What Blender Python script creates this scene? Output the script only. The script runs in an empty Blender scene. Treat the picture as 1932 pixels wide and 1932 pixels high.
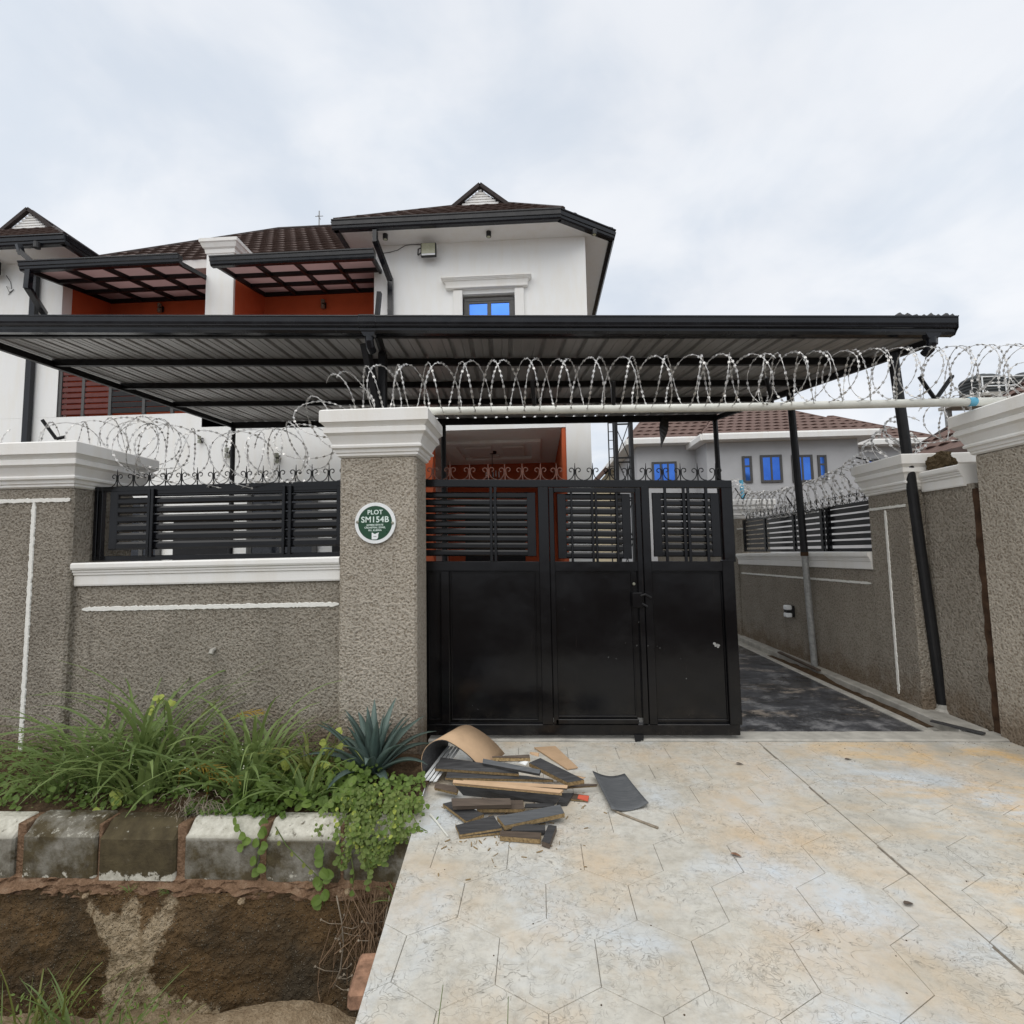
import bpy, bmesh, math, random
from mathutils import Vector, Matrix, noise
R = math.radians
PI = math.pi
random.seed(7)
scene = bpy.context.scene
col = scene.collection

# ------------------------------------------------------------------ camera
CAM_H = 1.57
FPX, CPX = 966.0, 966.0                 # focal length / centre in a 1932-px frame
ROT = (Matrix.Rotation(R(2.8725), 3, 'Z') @ Matrix.Rotation(PI / 2 + R(4.5508), 3, 'X')
       @ Matrix.Rotation(R(-1.0313), 3, 'Z'))
cam_d = bpy.data.cameras.new('camera')
cam = bpy.data.objects.new('camera', cam_d)
col.objects.link(cam)
cam.matrix_world = Matrix.Translation((0, 0, CAM_H)) @ ROT.to_4x4()
cam_d.sensor_width = 36.0
cam_d.lens = 18.0
cam_d.clip_start = 0.05
cam_d.clip_end = 3000
scene.camera = cam

# ------------------------------------------------------------------ sky, sun, exposure
SUN_EL, SUN_AZ = R(58), R(200)          # azimuth clockwise from +Y
world = bpy.data.worlds.new('World')
scene.world = world
world.use_nodes = True
wn, wl = world.node_tree.nodes, world.node_tree.links
wn.clear()
w_out = wn.new('ShaderNodeOutputWorld')
w_bg = wn.new('ShaderNodeBackground')
w_bg.inputs['Strength'].default_value = 0.1
sky = wn.new('ShaderNodeTexSky')
sky.sky_type = 'NISHITA'
sky.sun_disc = False
sky.sun_elevation = SUN_EL
sky.sun_rotation = SUN_AZ
sky.air_density = 1.0
sky.dust_density = 2.0
tc = wn.new('ShaderNodeTexCoord')
sep = wn.new('ShaderNodeSeparateXYZ')
wl.new(tc.outputs['Generated'], sep.inputs[0])
zc = wn.new('ShaderNodeMath'); zc.operation = 'ADD'; zc.inputs[1].default_value = 0.35
wl.new(sep.outputs['Z'], zc.inputs[0])
zm = wn.new('ShaderNodeMath'); zm.operation = 'MAXIMUM'; zm.inputs[1].default_value = 0.25
wl.new(zc.outputs[0], zm.inputs[0])
dv = wn.new('ShaderNodeVectorMath'); dv.operation = 'DIVIDE'
cmb = wn.new('ShaderNodeCombineXYZ')
for k in range(3):
    wl.new(zm.outputs[0], cmb.inputs[k])
wl.new(tc.outputs['Generated'], dv.inputs[0])
wl.new(cmb.outputs[0], dv.inputs[1])


def w_noise(scale, detail, rough, off):
    ad = wn.new('ShaderNodeVectorMath'); ad.operation = 'ADD'
    ad.inputs[1].default_value = off
    wl.new(dv.outputs[0], ad.inputs[0])
    n = wn.new('ShaderNodeTexNoise')
    n.inputs['Scale'].default_value = scale
    n.inputs['Detail'].default_value = detail
    n.inputs['Roughness'].default_value = rough
    n.inputs['Distortion'].default_value = 0.3
    wl.new(ad.outputs[0], n.inputs['Vector'])
    return n


def w_ramp(src, stops):
    r = wn.new('ShaderNodeValToRGB')
    r.color_ramp.interpolation = 'EASE'
    el = r.color_ramp.elements
    while len(el) < len(stops):
        el.new(0.5)
    for e, (p, c) in zip(el, stops):
        e.position = p
        e.color = c
    wl.new(src, r.inputs[0])
    return r


n1 = w_noise(1.5, 4.0, 0.5, (3.1, 0.4, 0))
n2 = w_noise(3.4, 5.0, 0.55, (0.2, 7.7, 1))
cloud = w_ramp(n2.outputs['Fac'], [(0.30, (5.7, 6.2, 6.9, 1)), (0.70, (7.1, 7.3, 7.65, 1))])
cover = w_ramp(n1.outputs['Fac'], [(0.30, (0.90, 0.90, 0.90, 1)), (0.60, (1, 1, 1, 1))])
mixs = wn.new('ShaderNodeMixRGB')
wl.new(cover.outputs[0], mixs.inputs['Fac'])
wl.new(sky.outputs[0], mixs.inputs['Color1'])
wl.new(cloud.outputs[0], mixs.inputs['Color2'])
wl.new(mixs.outputs[0], w_bg.inputs['Color'])
wl.new(w_bg.outputs[0], w_out.inputs['Surface'])

sun_d = bpy.data.lights.new('sun', 'SUN')
sun_d.energy = 1.5
sun_d.angle = R(75)
sun_d.color = (1.0, 0.95, 0.88)
sun = bpy.data.objects.new('sun', sun_d)
col.objects.link(sun)
sdir = Vector((math.sin(SUN_AZ) * math.cos(SUN_EL), math.cos(SUN_AZ) * math.cos(SUN_EL), math.sin(SUN_EL)))
sun.rotation_euler = sdir.to_track_quat('Z', 'Y').to_euler()
sun.location = (0, -5, 20)

scene.view_settings.view_transform = 'Standard'
scene.view_settings.look = 'None'
scene.view_settings.gamma = 1.0
scene.view_settings.exposure = 0.36
scene.view_settings.use_curve_mapping = False
scene.render.engine = 'CYCLES'
scene.cycles.use_denoising = True
scene.cycles.max_bounces = 8
scene.cycles.diffuse_bounces = 4
scene.cycles.glossy_bounces = 3
scene.cycles.transparent_max_bounces = 6


# ------------------------------------------------------------------ measuring helpers (photo 1932 px -> metres)
def ray(u, v):
    return ROT @ Vector(((u - CPX) / FPX, (CPX - v) / FPX, -1.0))


def at(u, v, Y):
    d = ray(u, v)
    return Vector((0, 0, CAM_H)) + d * (Y / d.y)


def atX(u, v, X):
    d = ray(u, v)
    return Vector((0, 0, CAM_H)) + d * (X / d.x)


def atZ(u, v, Z=0.0):
    d = ray(u, v)
    return Vector((0, 0, CAM_H)) + d * ((Z - CAM_H) / d.z)


# ------------------------------------------------------------------ mesh helpers
class MB:
    def __init__(self):
        self.v = []
        self.f = []

    def add(self, vs, fs):
        o = len(self.v)
        self.v += [tuple(p) for p in vs]
        self.f += [tuple(i + o for i in f) for f in fs]
        return self

    def box(self, x0, x1, y0, y1, z0, z1, c=0.0):
        """box, with chamfered vertical and horizontal edges when c > 0"""
        if x1 < x0: x0, x1 = x1, x0
        if y1 < y0: y0, y1 = y1, y0
        if z1 < z0: z0, z1 = z1, z0
        if c <= 0:
            self.add([(x0, y0, z0), (x1, y0, z0), (x1, y1, z0), (x0, y1, z0), (x0, y0, z1), (x1, y0, z1), (x1, y1, z1), (x0, y1, z1)],
                     [(0, 3, 2, 1), (4, 5, 6, 7), (0, 1, 5, 4), (1, 2, 6, 5), (2, 3, 7, 6), (3, 0, 4, 7)])
            return self
        c = min(c, (x1 - x0) * .45, (y1 - y0) * .45, (z1 - z0) * .45)
        rings = []
        for z, i in ((z0, c), (z0 + c, 0), (z1 - c, 0), (z1, c)):
            a = i
            rings.append([(x0 + c + a * 0, y0 + a, z), (x1 - c, y0 + a, z), (x1 - a, y0 + c, z), (x1 - a, y1 - c, z),
                          (x1 - c, y1 - a, z), (x0 + c, y1 - a, z), (x0 + a, y1 - c, z), (x0 + a, y0 + c, z)])
        vs = [p for r in rings for p in r]
        fs = [tuple(range(7, -1, -1)), tuple(range(24, 32))]
        for k in range(3):
            for i in range(8):
                j = (i + 1) % 8
                fs.append((k * 8 + i, k * 8 + j, k * 8 + 8 + j, k * 8 + 8 + i))
        return self.add(vs, fs)

    def poly(self, pts):
        return self.add(pts, [tuple(range(len(pts)))])

    def slab(self, pts, d):
        """polygon pts extruded by the vector d"""
        d = Vector(d)
        n = len(pts)
        a = [Vector(p) for p in pts]
        vs = a + [p + d for p in a]
        fs = [tuple(range(n - 1, -1, -1)), tuple(range(n, 2 * n))]
        for i in range(n):
            j = (i + 1) % n
            fs.append((i, j, n + j, n + i))
        return self.add(vs, fs)

    def bar(self, p, q, w, h, up=(0, 0, 1)):
        """rectangular bar from p to q"""
        p, q = Vector(p), Vector(q)
        t = (q - p).normalized()
        up = Vector(up)
        s = t.cross(up)
        if s.length < 1e-4:
            s = t.cross(Vector((1, 0, 0)))
        s.normalize()
        u = s.cross(t).normalized()
        vs = []
        for c in (p, q):
            for a, b in ((-1, -1), (1, -1), (1, 1), (-1, 1)):
                vs.append(c + s * (a * w / 2) + u * (b * h / 2))
        return self.add(vs, [(0, 1, 2, 3), (7, 6, 5, 4), (0, 4, 5, 1), (1, 5, 6, 2), (2, 6, 7, 3), (3, 7, 4, 0)])

    def tube(self, pts, r, n=8, cap=True):
        pts = [Vector(p) for p in pts]
        m = len(pts)
        rs = r if isinstance(r, (list, tuple)) else [r] * m
        vs, fs = [], []
        ref = None
        for i, p in enumerate(pts):
            t = (pts[min(i + 1, m - 1)] - pts[max(i - 1, 0)])
            if t.length < 1e-9:
                t = Vector((0, 0, 1))
            t.normalize()
            if ref is None:
                ref = Vector((0, 0, 1)) if abs(t.z) < .9 else Vector((1, 0, 0))
            s = t.cross(ref)
            if s.length < 1e-4:
                s = t.cross(Vector((0.3, 1, 0.2)))
            s.normalize()
            u = s.cross(t).normalized()
            ref = u
            for k in range(n):
                a = 2 * PI * k / n
                vs.append(p + s * math.cos(a) * rs[i] + u * math.sin(a) * rs[i])
        for i in range(m - 1):
            for k in range(n):
                j = (k + 1) % n
                fs.append((i * n + k, i * n + j, (i + 1) * n + j, (i + 1) * n + k))
        if cap:
            fs.append(tuple(range(n - 1, -1, -1)))
            fs.append(tuple(range((m - 1) * n, m * n)))
        return self.add(vs, fs)

    def lathe(self, c, prof, n=16, axis='Z'):
        c = Vector(c)
        vs, fs = [], []
        for (r, h) in prof:
            for k in range(n):
                a = 2 * PI * k / n
                x, y = r * math.cos(a), r * math.sin(a)
                vs.append(c + (Vector((x, y, h)) if axis == 'Z' else Vector((x, h, y)) if axis == 'Y' else Vector((h, x, y))))
        for i in range(len(prof) - 1):
            for k in range(n):
                j = (k + 1) % n
                fs.append((i * n + k, i * n + j, (i + 1) * n + j, (i + 1) * n + k))
        fs.append(tuple(range(n - 1, -1, -1)))
        fs.append(tuple(range((len(prof) - 1) * n, len(prof) * n)))
        return self.add(vs, fs)

    def rect_mould(self, x0, x1, y0, y1, prof):
        """moulding swept round a rectangle: prof = [(overhang, z), ...] from bottom to top, closed on top and bottom"""
        vs, fs = [], []
        for o, z in prof:
            vs += [(x0 - o, y0 - o, z), (x1 + o, y0 - o, z), (x1 + o, y1 + o, z), (x0 - o, y1 + o, z)]
        m = len(prof)
        for i in range(m - 1):
            for k in range(4):
                j = (k + 1) % 4
                fs.append((i * 4 + k, i * 4 + j, i * 4 + 4 + j, i * 4 + 4 + k))
        fs.append((3, 2, 1, 0))
        fs.append(tuple(range((m - 1) * 4, m * 4)))
        return self.add(vs, fs)

    def profile(self, p, q, prof, side):
        """extrude the closed profile [(out, up), ...] from p to q; 'out' runs along the vector side"""
        p, q, side = Vector(p), Vector(q), Vector(side)
        n = len(prof)
        vs = [c + side * o + Vector((0, 0, u)) for c in (p, q) for o, u in prof]
        fs = [tuple(range(n - 1, -1, -1)), tuple(range(n, 2 * n))]
        for i in range(n):
            j = (i + 1) % n
            fs.append((i, j, n + j, n + i))
        return self.add(vs, fs)

    def build(self, name, mat=None, parent=None, smooth=False, fix=True):
        me = bpy.data.meshes.new(name)
        me.from_pydata(self.v, [], self.f)
        if fix:
            bm = bmesh.new()
            bm.from_mesh(me)
            bmesh.ops.recalc_face_normals(bm, faces=bm.faces)
            bm.to_mesh(me)
            bm.free()
        me.update()
        if smooth:
            for p in me.polygons:
                p.use_smooth = True
        o = bpy.data.objects.new(name, me)
        col.objects.link(o)
        if mat:
            me.materials.append(mat)
        if parent:
            o.parent = parent
        return o


def tag(o, label=None, cat=None, group=None, kind=None):
    if label: o['label'] = label
    if cat: o['category'] = cat
    if group: o['group'] = group
    if kind: o['kind'] = kind
    return o


def empty(name, loc=(0, 0, 0), label=None, cat=None, group=None, kind=None):
    o = bpy.data.objects.new(name, None)
    col.objects.link(o)
    o.location = loc
    o.empty_display_size = 0.1
    return tag(o, label, cat, group, kind)


def inst(src, parent=None, loc=(0, 0, 0), rot=(0, 0, 0), sc=(1, 1, 1)):
    c = src.copy()
    col.objects.link(c)
    c.parent = parent
    c.location = loc
    c.rotation_euler = rot
    c.scale = sc
    return c


def copy_tree(o, parent=None):
    c = o.copy()
    col.objects.link(c)
    c.parent = parent
    for ch in [x for x in o.children]:
        copy_tree(ch, c)
    return c


def fbm(p, s=1.0, o=3):
    p = Vector(p) * s
    a, t = 1.0, 0.0
    for _ in range(o):
        t += a * noise.noise(p)
        p = p * 2.03 + Vector((5.1, 1.7, 3.3))
        a *= .5
    return t


# ------------------------------------------------------------------ materials
class NT:
    def __init__(self, name):
        self.m = bpy.data.materials.new(name)
        self.m.use_nodes = True
        self.t = self.m.node_tree
        self.b = self.t.nodes['Principled BSDF']
        self._pos = None

    def new(self, k, **kw):
        n = self.t.nodes.new(k)
        for a, b in kw.items():
            setattr(n, a, b)
        return n

    def link(self, a, b):
        self.t.links.new(a, b)

    def pos(self, rand=False):
        if self._pos is None:
            g = self.new('ShaderNodeNewGeometry')
            self._pos = g.outputs['Position']
        if not rand:
            return self._pos
        tc = self.new('ShaderNodeTexCoord')
        oi = self.new('ShaderNodeObjectInfo')
        m = self.new('ShaderNodeMath', operation='MULTIPLY')
        m.inputs[1].default_value = 37.0
        self.link(oi.outputs['Random'], m.inputs[0])
        a = self.new('ShaderNodeVectorMath', operation='ADD')
        self.link(tc.outputs['Object'], a.inputs[0])
        self.link(m.outputs[0], a.inputs[1])
        return a.outputs[0]

    def rnd(self):
        return self.new('ShaderNodeObjectInfo').outputs['Random']

    def scaled(self, vec, s):
        mp = self.new('ShaderNodeMapping')
        mp.inputs['Scale'].default_value = s
        self.link(vec, mp.inputs['Vector'])
        return mp.outputs[0]

    def noise(self, scale, detail=3, rough=.5, vec=None, dist=0.0):
        n = self.new('ShaderNodeTexNoise')
        n.inputs['Scale'].default_value = scale
        n.inputs['Detail'].default_value = detail
        n.inputs['Roughness'].default_value = rough
        n.inputs['Distortion'].default_value = dist
        self.link(vec or self.pos(), n.inputs['Vector'])
        return n.outputs['Fac']

    def voro(self, scale, feature='F1', vec=None, out='Distance', rand=1.0):
        n = self.new('ShaderNodeTexVoronoi', feature=feature)
        n.inputs['Scale'].default_value = scale
        n.inputs['Randomness'].default_value = rand
        self.link(vec or self.pos(), n.inputs['Vector'])
        return n.outputs[out]

    def ramp(self, src, stops, interp='LINEAR'):
        r = self.new('ShaderNodeValToRGB')
        r.color_ramp.interpolation = interp
        el = r.color_ramp.elements
        while len(el) < len(stops):
            el.new(.5)
        for e, (p, c) in zip(el, stops):
            e.position = p
            e.color = (c, c, c, 1) if isinstance(c, (int, float)) else (*c, 1)
        self.link(src, r.inputs[0])
        return r.outputs[0]

    def mix(self, fac, a, b, mode='MIX'):
        n = self.new('ShaderNodeMixRGB', blend_type=mode)
        for i, x in (('Fac', fac), ('Color1', a), ('Color2', b)):
            if isinstance(x, (int, float)):
                n.inputs[i].default_value = x if i == 'Fac' else (x, x, x, 1)
            elif isinstance(x, tuple):
                n.inputs[i].default_value = (*x, 1)
            else:
                self.link(x, n.inputs[i])
        return n.outputs[0]

    def math(self, op, a, b=0.0, clamp=False):
        n = self.new('ShaderNodeMath', operation=op, use_clamp=clamp)
        for i, x in ((0, a), (1, b)):
            if isinstance(x, (int, float)):
                n.inputs[i].default_value = x
            else:
                self.link(x, n.inputs[i])
        return n.outputs[0]

    def bump(self, h, strength=.5, dist=.01):
        n = self.new('ShaderNodeBump')
        n.inputs['Strength'].default_value = strength
        n.inputs['Distance'].default_value = dist
        self.link(h, n.inputs['Height'])
        self.link(n.outputs[0], self.b.inputs['Normal'])
        return n

    def col(self, c):
        if isinstance(c, tuple):
            self.b.inputs['Base Color'].default_value = (*c, 1)
        else:
            self.link(c, self.b.inputs['Base Color'])

    def set(self, rough=.6, metal=0.0, spec=.5):
        for k, v in (('Roughness', rough), ('Metallic', metal), ('Specular IOR Level', spec)):
            if isinstance(v, (int, float)):
                self.b.inputs[k].default_value = v
            else:
                self.link(v, self.b.inputs[k])
        return self.m


def simple(name, c, rough=.6, metal=0., spec=.5, var=.12, scale=9., bump=0., bscale=60., rand=False):
    t = NT(name)
    v = t.pos(rand)
    n = t.noise(scale, 4, .6, v)
    dark = tuple(x * (1 - var) for x in c)
    light = tuple(min(1, x * (1 + var)) for x in c)
    t.col(t.ramp(n, [(.3, dark), (.7, light)]))
    if bump:
        t.bump(t.noise(bscale, 4, .6, v), bump, .004)
    rr = t.ramp(t.noise(scale * 2.3, 3, .5, v), [(.3, max(0, rough - .08)), (.7, min(1, rough + .08))])
    return t.set(rr, metal, spec)


def mat_roughcast(name, c0, c1, crev_shade, big):
    t = NT(name)
    a = t.noise(72, 3, .55, dist=.7)
    b = t.voro(50, 'SMOOTH_F1')
    lump = t.math('ADD', t.math('MULTIPLY', a, .75), t.math('MULTIPLY', b, .55))
    body = t.ramp(t.noise(2.2, 4, .6), [(.3, c0), (.7, c1)])
    stain = t.ramp(t.noise(1.1, 5, .65, t.scaled(t.pos(), (2.2, 2.2, .5))), [(.45, 1.0), (.75, big)])
    body = t.mix(1.0, body, stain, 'MULTIPLY')
    sx = t.new('ShaderNodeSeparateXYZ')
    t.link(t.pos(), sx.inputs[0])
    low = t.math('MULTIPLY', t.math('SUBTRACT', .55, sx.outputs['Z']), 2.2, True)
    splash = t.math('MULTIPLY', t.ramp(t.math('ADD', t.noise(5, 6, .7), t.math('MULTIPLY', low, .35)), [(.62, 0.), (.85, .7)]), low)
    body = t.mix(splash, body, (.17, .115, .068))
    drip = t.ramp(t.noise(1.0, 5, .6, t.scaled(t.pos(), (9, 9, .35))), [(.60, 0.), (.78, .35)])
    body = t.mix(drip, body, (.15, .135, .11))
    grit = t.ramp(lump, [(.46, 0.0), (.62, 1.0)])
    body = t.mix(grit, t.mix(1.0, body, crev_shade, 'MULTIPLY'), body)  # shade between the lumps multiplied into the colour
    t.col(body)
    t.bump(lump, 1.0, .032)
    return t.set(.9, 0, .2)


def mat_white(name, c=(.80, .79, .76), dirt=.12):
    t = NT(name)
    st = t.noise(1.6, 5, .65, t.scaled(t.pos(), (3, 3, .6)))
    d = tuple(x * (1 - dirt) * k for x, k in zip(c, (1, .97, .92)))
    body = t.mix(t.ramp(st, [(.45, 0.0), (.8, 1.0)]), c, d)
    sp = t.ramp(t.noise(30, 4, .7), [(.68, 0.0), (.76, .35)])
    body = t.mix(sp, body, tuple(x * .7 for x in d))
    t.col(body)
    t.bump(t.noise(70, 4, .6), .25, .004)
    return t.set(.62, 0, .35)


MT = {}
MT['cast'] = mat_roughcast('roughcast_render', (.455, .405, .335), (.535, .482, .405), (.62, .59, .55), .85)
MT['cast_dark'] = mat_roughcast('roughcast_render_dark', (.320, .286, .236), (.395, .356, .298), (.62, .59, .55), .78)  # same render in a darker tone
MT['white'] = mat_white('white_paint', (.82, .81, .78), .07)
MT['white2'] = mat_white('white_wall_paint', (.86, .86, .84), .04)
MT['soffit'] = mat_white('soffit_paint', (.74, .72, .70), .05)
MT['lineWhite'] = simple('line_paint', (.78, .77, .72), .8, var=.06, scale=30, bump=.8, bscale=90)
MT['black'] = None


def mat_black_paint():
    t = NT('black_gloss_paint')
    dust = t.noise(2.4, 5, .65, t.scaled(t.pos(), (1, 1, 1.4)))
    f = t.ramp(dust, [(.52, 0.0), (.85, .35)])
    scr = t.ramp(t.noise(60, 6, .75), [(.74, 0.0), (.80, .8)])
    base = t.mix(f, (.0035, .0036, .0046), (.012, .012, .013))
    base = t.mix(t.math('MULTIPLY', scr, .30), base, (.20, .19, .17))
    sx = t.new('ShaderNodeSeparateXYZ')
    t.link(t.pos(), sx.inputs[0])
    low = t.math('MULTIPLY', t.math('SUBTRACT', .50, sx.outputs['Z']), 2.0, True)
    mud = t.math('MULTIPLY', t.ramp(t.noise(7, 7, .75), [(.45, 0.), (.75, .18)]), low)
    base = t.mix(mud, base, (.10, .085, .065))
    run = t.ramp(t.noise(1.0, 6, .7, t.scaled(t.pos(), (26, 26, .9))), [(.66, 0.), (.74, .22)])
    base = t.mix(run, base, (.07, .05, .04))
    t.col(base)
    t.bump(t.noise(2.2, 3, .5), .35, .012)
    r = t.ramp(dust, [(.35, .12), (.75, .28)])
    return t.set(r, 0, .34)


MT['black'] = mat_black_paint()
MT['gutter'] = simple('charcoal_gutter', (.009, .010, .013), .20, 0, .38, .2, 3)
MT['steel'] = simple('dark_painted_steel', (.010, .010, .011), .48, 0, .3, .25, 14, .1)
MT['sheet'] = None


def mat_sheet():
    t = NT('galvanised_sheet')
    n = t.noise(2.6, 5, .6, t.scaled(t.pos(), (2.0, .5, 1)))
    t.col(t.ramp(n, [(.3, (.33, .325, .315)), (.7, (.47, .46, .45))]))
    return t.set(.42, .35, .4)


MT['sheet'] = mat_sheet()
MT['galv'] = simple('galvanised_wire', (.56, .55, .53), .45, .70, .5, .3, 25)
MT['galvpole'] = simple('galvanised_post', (.30, .30, .29), .55, .3, .4, .25, 20)
MT['pipe'] = simple('white_pvc_pipe', (.70, .70, .64), .5, 0, .4, .10, 6)
MT['rust'] = simple('rust', (.060, .034, .020), .9, 0, .2, .6, 9, .6)
MT['rustscroll'] = simple('rusty_scroll', (.17, .085, .065), .7, 0, .3, .3, 40)
MT['orange'] = simple('terracotta_paint', (.52, .105, .040), .75, 0, .25, .07, 3, .1, 60)
MT['orange2'] = simple('porch_orange_paint', (.52, .115, .045), .75, 0, .25, .06, 3, .1, 60)
MT['greywall'] = simple('grey_wall_paint', (.46, .465, .475), .8, 0, .2, .05, 1.5, .3, 60)
MT['cream'] = simple('cream_wall_paint', (.70, .62, .45), .8, 0, .2, .05, 2)
MT['darkwall'] = simple('dark_grey_wall', (.20, .20, .20), .8, 0, .2, .08, 2)


def mat_glass_blue():
    t = NT('blue_reflective_glass')
    t.col(t.ramp(t.noise(.9, 3, .5), [(.3, (.030, .12, .52)), (.7, (.07, .22, .72))]))
    t.bump(t.noise(1.3, 2, .5), .08, .02)
    return t.set(.06, .70, .6)


MT['glass'] = mat_glass_blue()
MT['darkglass'] = simple('dark_window_glass', (.012, .014, .020), .12, 0, .5, .1)
MT['alu'] = simple('grey_window_frame', (.085, .083, .080), .45, .2, .4, .1, 12)


def mat_roof(name, c0, c1):
    t = NT(name)
    a = t.noise(180, 2, .5)
    b = t.noise(1.3, 4, .6)
    body = t.ramp(b, [(.3, c0), (.7, c1)])
    body = t.mix(t.ramp(a, [(.35, 0.), (.65, .35)]), body, tuple(x * 1.7 for x in c1))
    t.col(body)
    t.bump(a, .4, .003)
    return t.set(.85, 0, .25)


MT['roof'] = mat_roof('brown_stone_coated_tile', (.090, .066, .058), (.140, .104, .092))
MT['roof2'] = mat_roof('rust_brown_tile', (.105, .068, .057), (.150, .100, .085))
MT['ridge'] = simple('ridge_cap', (.045, .036, .034), .8, 0, .25, .2, 8)


def mat_polycarb():
    t = NT('translucent_canopy_sheet')
    t.col(t.ramp(t.noise(3, 3, .5), [(.3, (.44, .36, .35)), (.7, (.52, .43, .42))]))
    t.set(.5, 0, .3)
    tr = t.new('ShaderNodeBsdfTranslucent')
    tr.inputs['Color'].default_value = (.52, .41, .40, 1)
    mx_ = t.new('ShaderNodeMixShader')
    mx_.inputs[0].default_value = .65
    t.link(t.b.outputs[0], mx_.inputs[1])
    t.link(tr.outputs[0], mx_.inputs[2])
    t.link(mx_.outputs[0], t.t.nodes['Material Output'].inputs['Surface'])
    return t.m


MT['polycarb'] = mat_polycarb()
MT['redslat'] = simple('red_brown_slat', (.13, .040, .034), .6, 0, .3, .12, 8)


def mat_concrete(name, tan_x=None):
    t = NT(name)
    p = t.pos()
    base = t.ramp(t.noise(1.7, 6, .62), [(.25, (.44, .405, .335)), (.5, (.545, .525, .465)), (.75, (.62, .615, .575))])
    fine = t.ramp(t.noise(16, 8, .75), [(.32, .76), (.5, .98), (.68, 1.08)])
    base = t.mix(1.0, base, fine, 'MULTIPLY')
    blue = t.ramp(t.noise(1.25, 4, .55, p, .4), [(.50, 0.), (.66, .8)])
    base = t.mix(blue, base, (.58, .64, .69))
    tanm = t.ramp(t.noise(1.05, 6, .68, t.scaled(p, (1.1, 1.0, 1))), [(.46, 0.), (.68, .85)])
    base = t.mix(tanm, base, (.58, .445, .29))
    # rusty orange wash towards the gate pillar
    sx = t.new('ShaderNodeSeparateXYZ')
    t.link(p, sx.inputs[0])
    side = t.math('MULTIPLY', t.math('SUBTRACT', sx.outputs['X'], 1.3), .55, True)
    om = t.ramp(t.noise(1.9, 6, .7, t.scaled(p, (.8, 1.6, 1))), [(.47, 0.), (.62, 1.)])
    base = t.mix(t.math('MULTIPLY', t.math('MULTIPLY', om, side), .85), base, (.70, .47, .21))
    gm = t.ramp(t.noise(1.4, 5, .6, t.scaled(p, (1.3, .8, 1))), [(.48, 0.), (.64, .8)])
    base = t.mix(t.math('MULTIPLY', gm, side), base, (.36, .36, .33))
    # stamped ornament: thin contour lines of a distorted noise, in patches
    n = t.noise(11, 2, .5, p, 1.6)
    line = t.ramp(t.math('ABSOLUTE', t.math('SUBTRACT', n, .5)), [(.0, 1.), (.022, 0.)])
    n2 = t.noise(24, 2, .5, p, .8)
    line2 = t.ramp(t.math('ABSOLUTE', t.math('SUBTRACT', n2, .5)), [(.0, 1.), (.030, 0.)])
    pm = t.ramp(t.noise(3.4, 3, .5), [(.46, 0.), (.58, 1.)])
    pm2 = t.ramp(t.noise(2.6, 4, .6, t.scaled(p, (1, 1, 3.3))), [(.44, 0.), (.62, 1.)])
    groove = t.math('MAXIMUM', t.math('MULTIPLY', line, pm), t.math('MULTIPLY', line2, pm2))
    broken = t.ramp(t.noise(40, 3, .6), [(.38, 0.), (.62, 1.)])
    g2 = t.math('MULTIPLY', groove, broken)
    base = t.mix(t.math('MULTIPLY', g2, .75), base, (.14, .125, .10))
    scuff = t.ramp(t.noise(7, 8, .78, t.scaled(p, (1.0, 1.7, 1))), [(.50, 0.), (.66, .42)])
    base = t.mix(scuff, base, (.36, .32, .25))
    # dark grit
    sp = t.ramp(t.noise(75, 5, .75), [(.66, 0.), (.74, .7)])
    pm3 = t.ramp(t.noise(3.0, 4, .6), [(.4, .15), (.65, 1.)])
    base = t.mix(t.math('MULTIPLY', sp, pm3), base, (.22, .21, .19))
    t.col(base)
    h = t.math('SUBTRACT', t.math('MULTIPLY', t.noise(60, 5, .7), .35), t.math('MULTIPLY', groove, .8))
    t.bump(h, .55, .004)
    return t.set(t.ramp(t.noise(3, 4, .6), [(.3, .55), (.7, .85)]), 0, .35)


MT['concrete'] = mat_concrete('stamped_concrete')
MT['plainconc'] = simple('plain_concrete', (.40, .385, .345), .85, 0, .3, .22, 7, .5, 70)
MT['joint'] = simple('joint_grime', (.20, .175, .14), .95, 0, .1, .3, 20)


def mat_yard():
    t = NT('wet_dark_paving')
    p = t.pos()
    base = t.ramp(t.noise(2.6, 9, .78, t.scaled(p, (1.0, 1.0, 1))), [(.40, (.020, .021, .024)), (.52, (.055, .057, .064)), (.66, (.27, .27, .275))])
    tan = t.ramp(t.noise(1.5, 8, .75, t.scaled(p, (.9, 1.2, 1))), [(.55, 0.), (.62, .85)])
    base = t.mix(tan, base, (.36, .31, .26))
    t.col(base)
    wet = t.ramp(t.noise(1.4, 4, .6, t.scaled(p, (.6, 1.5, 1))), [(.40, .10), (.60, .50)])
    t.bump(t.noise(25, 6, .75), .4, .004)
    return t.set(wet, 0, .5)


MT['yard'] = mat_yard()
MT['yardbounce'] = simple('yard_bounce_concrete', (.42, .41, .385), .8, 0, .3, .15, 2.5, .3, 50)  # lightened to bounce light up under the carport


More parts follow.
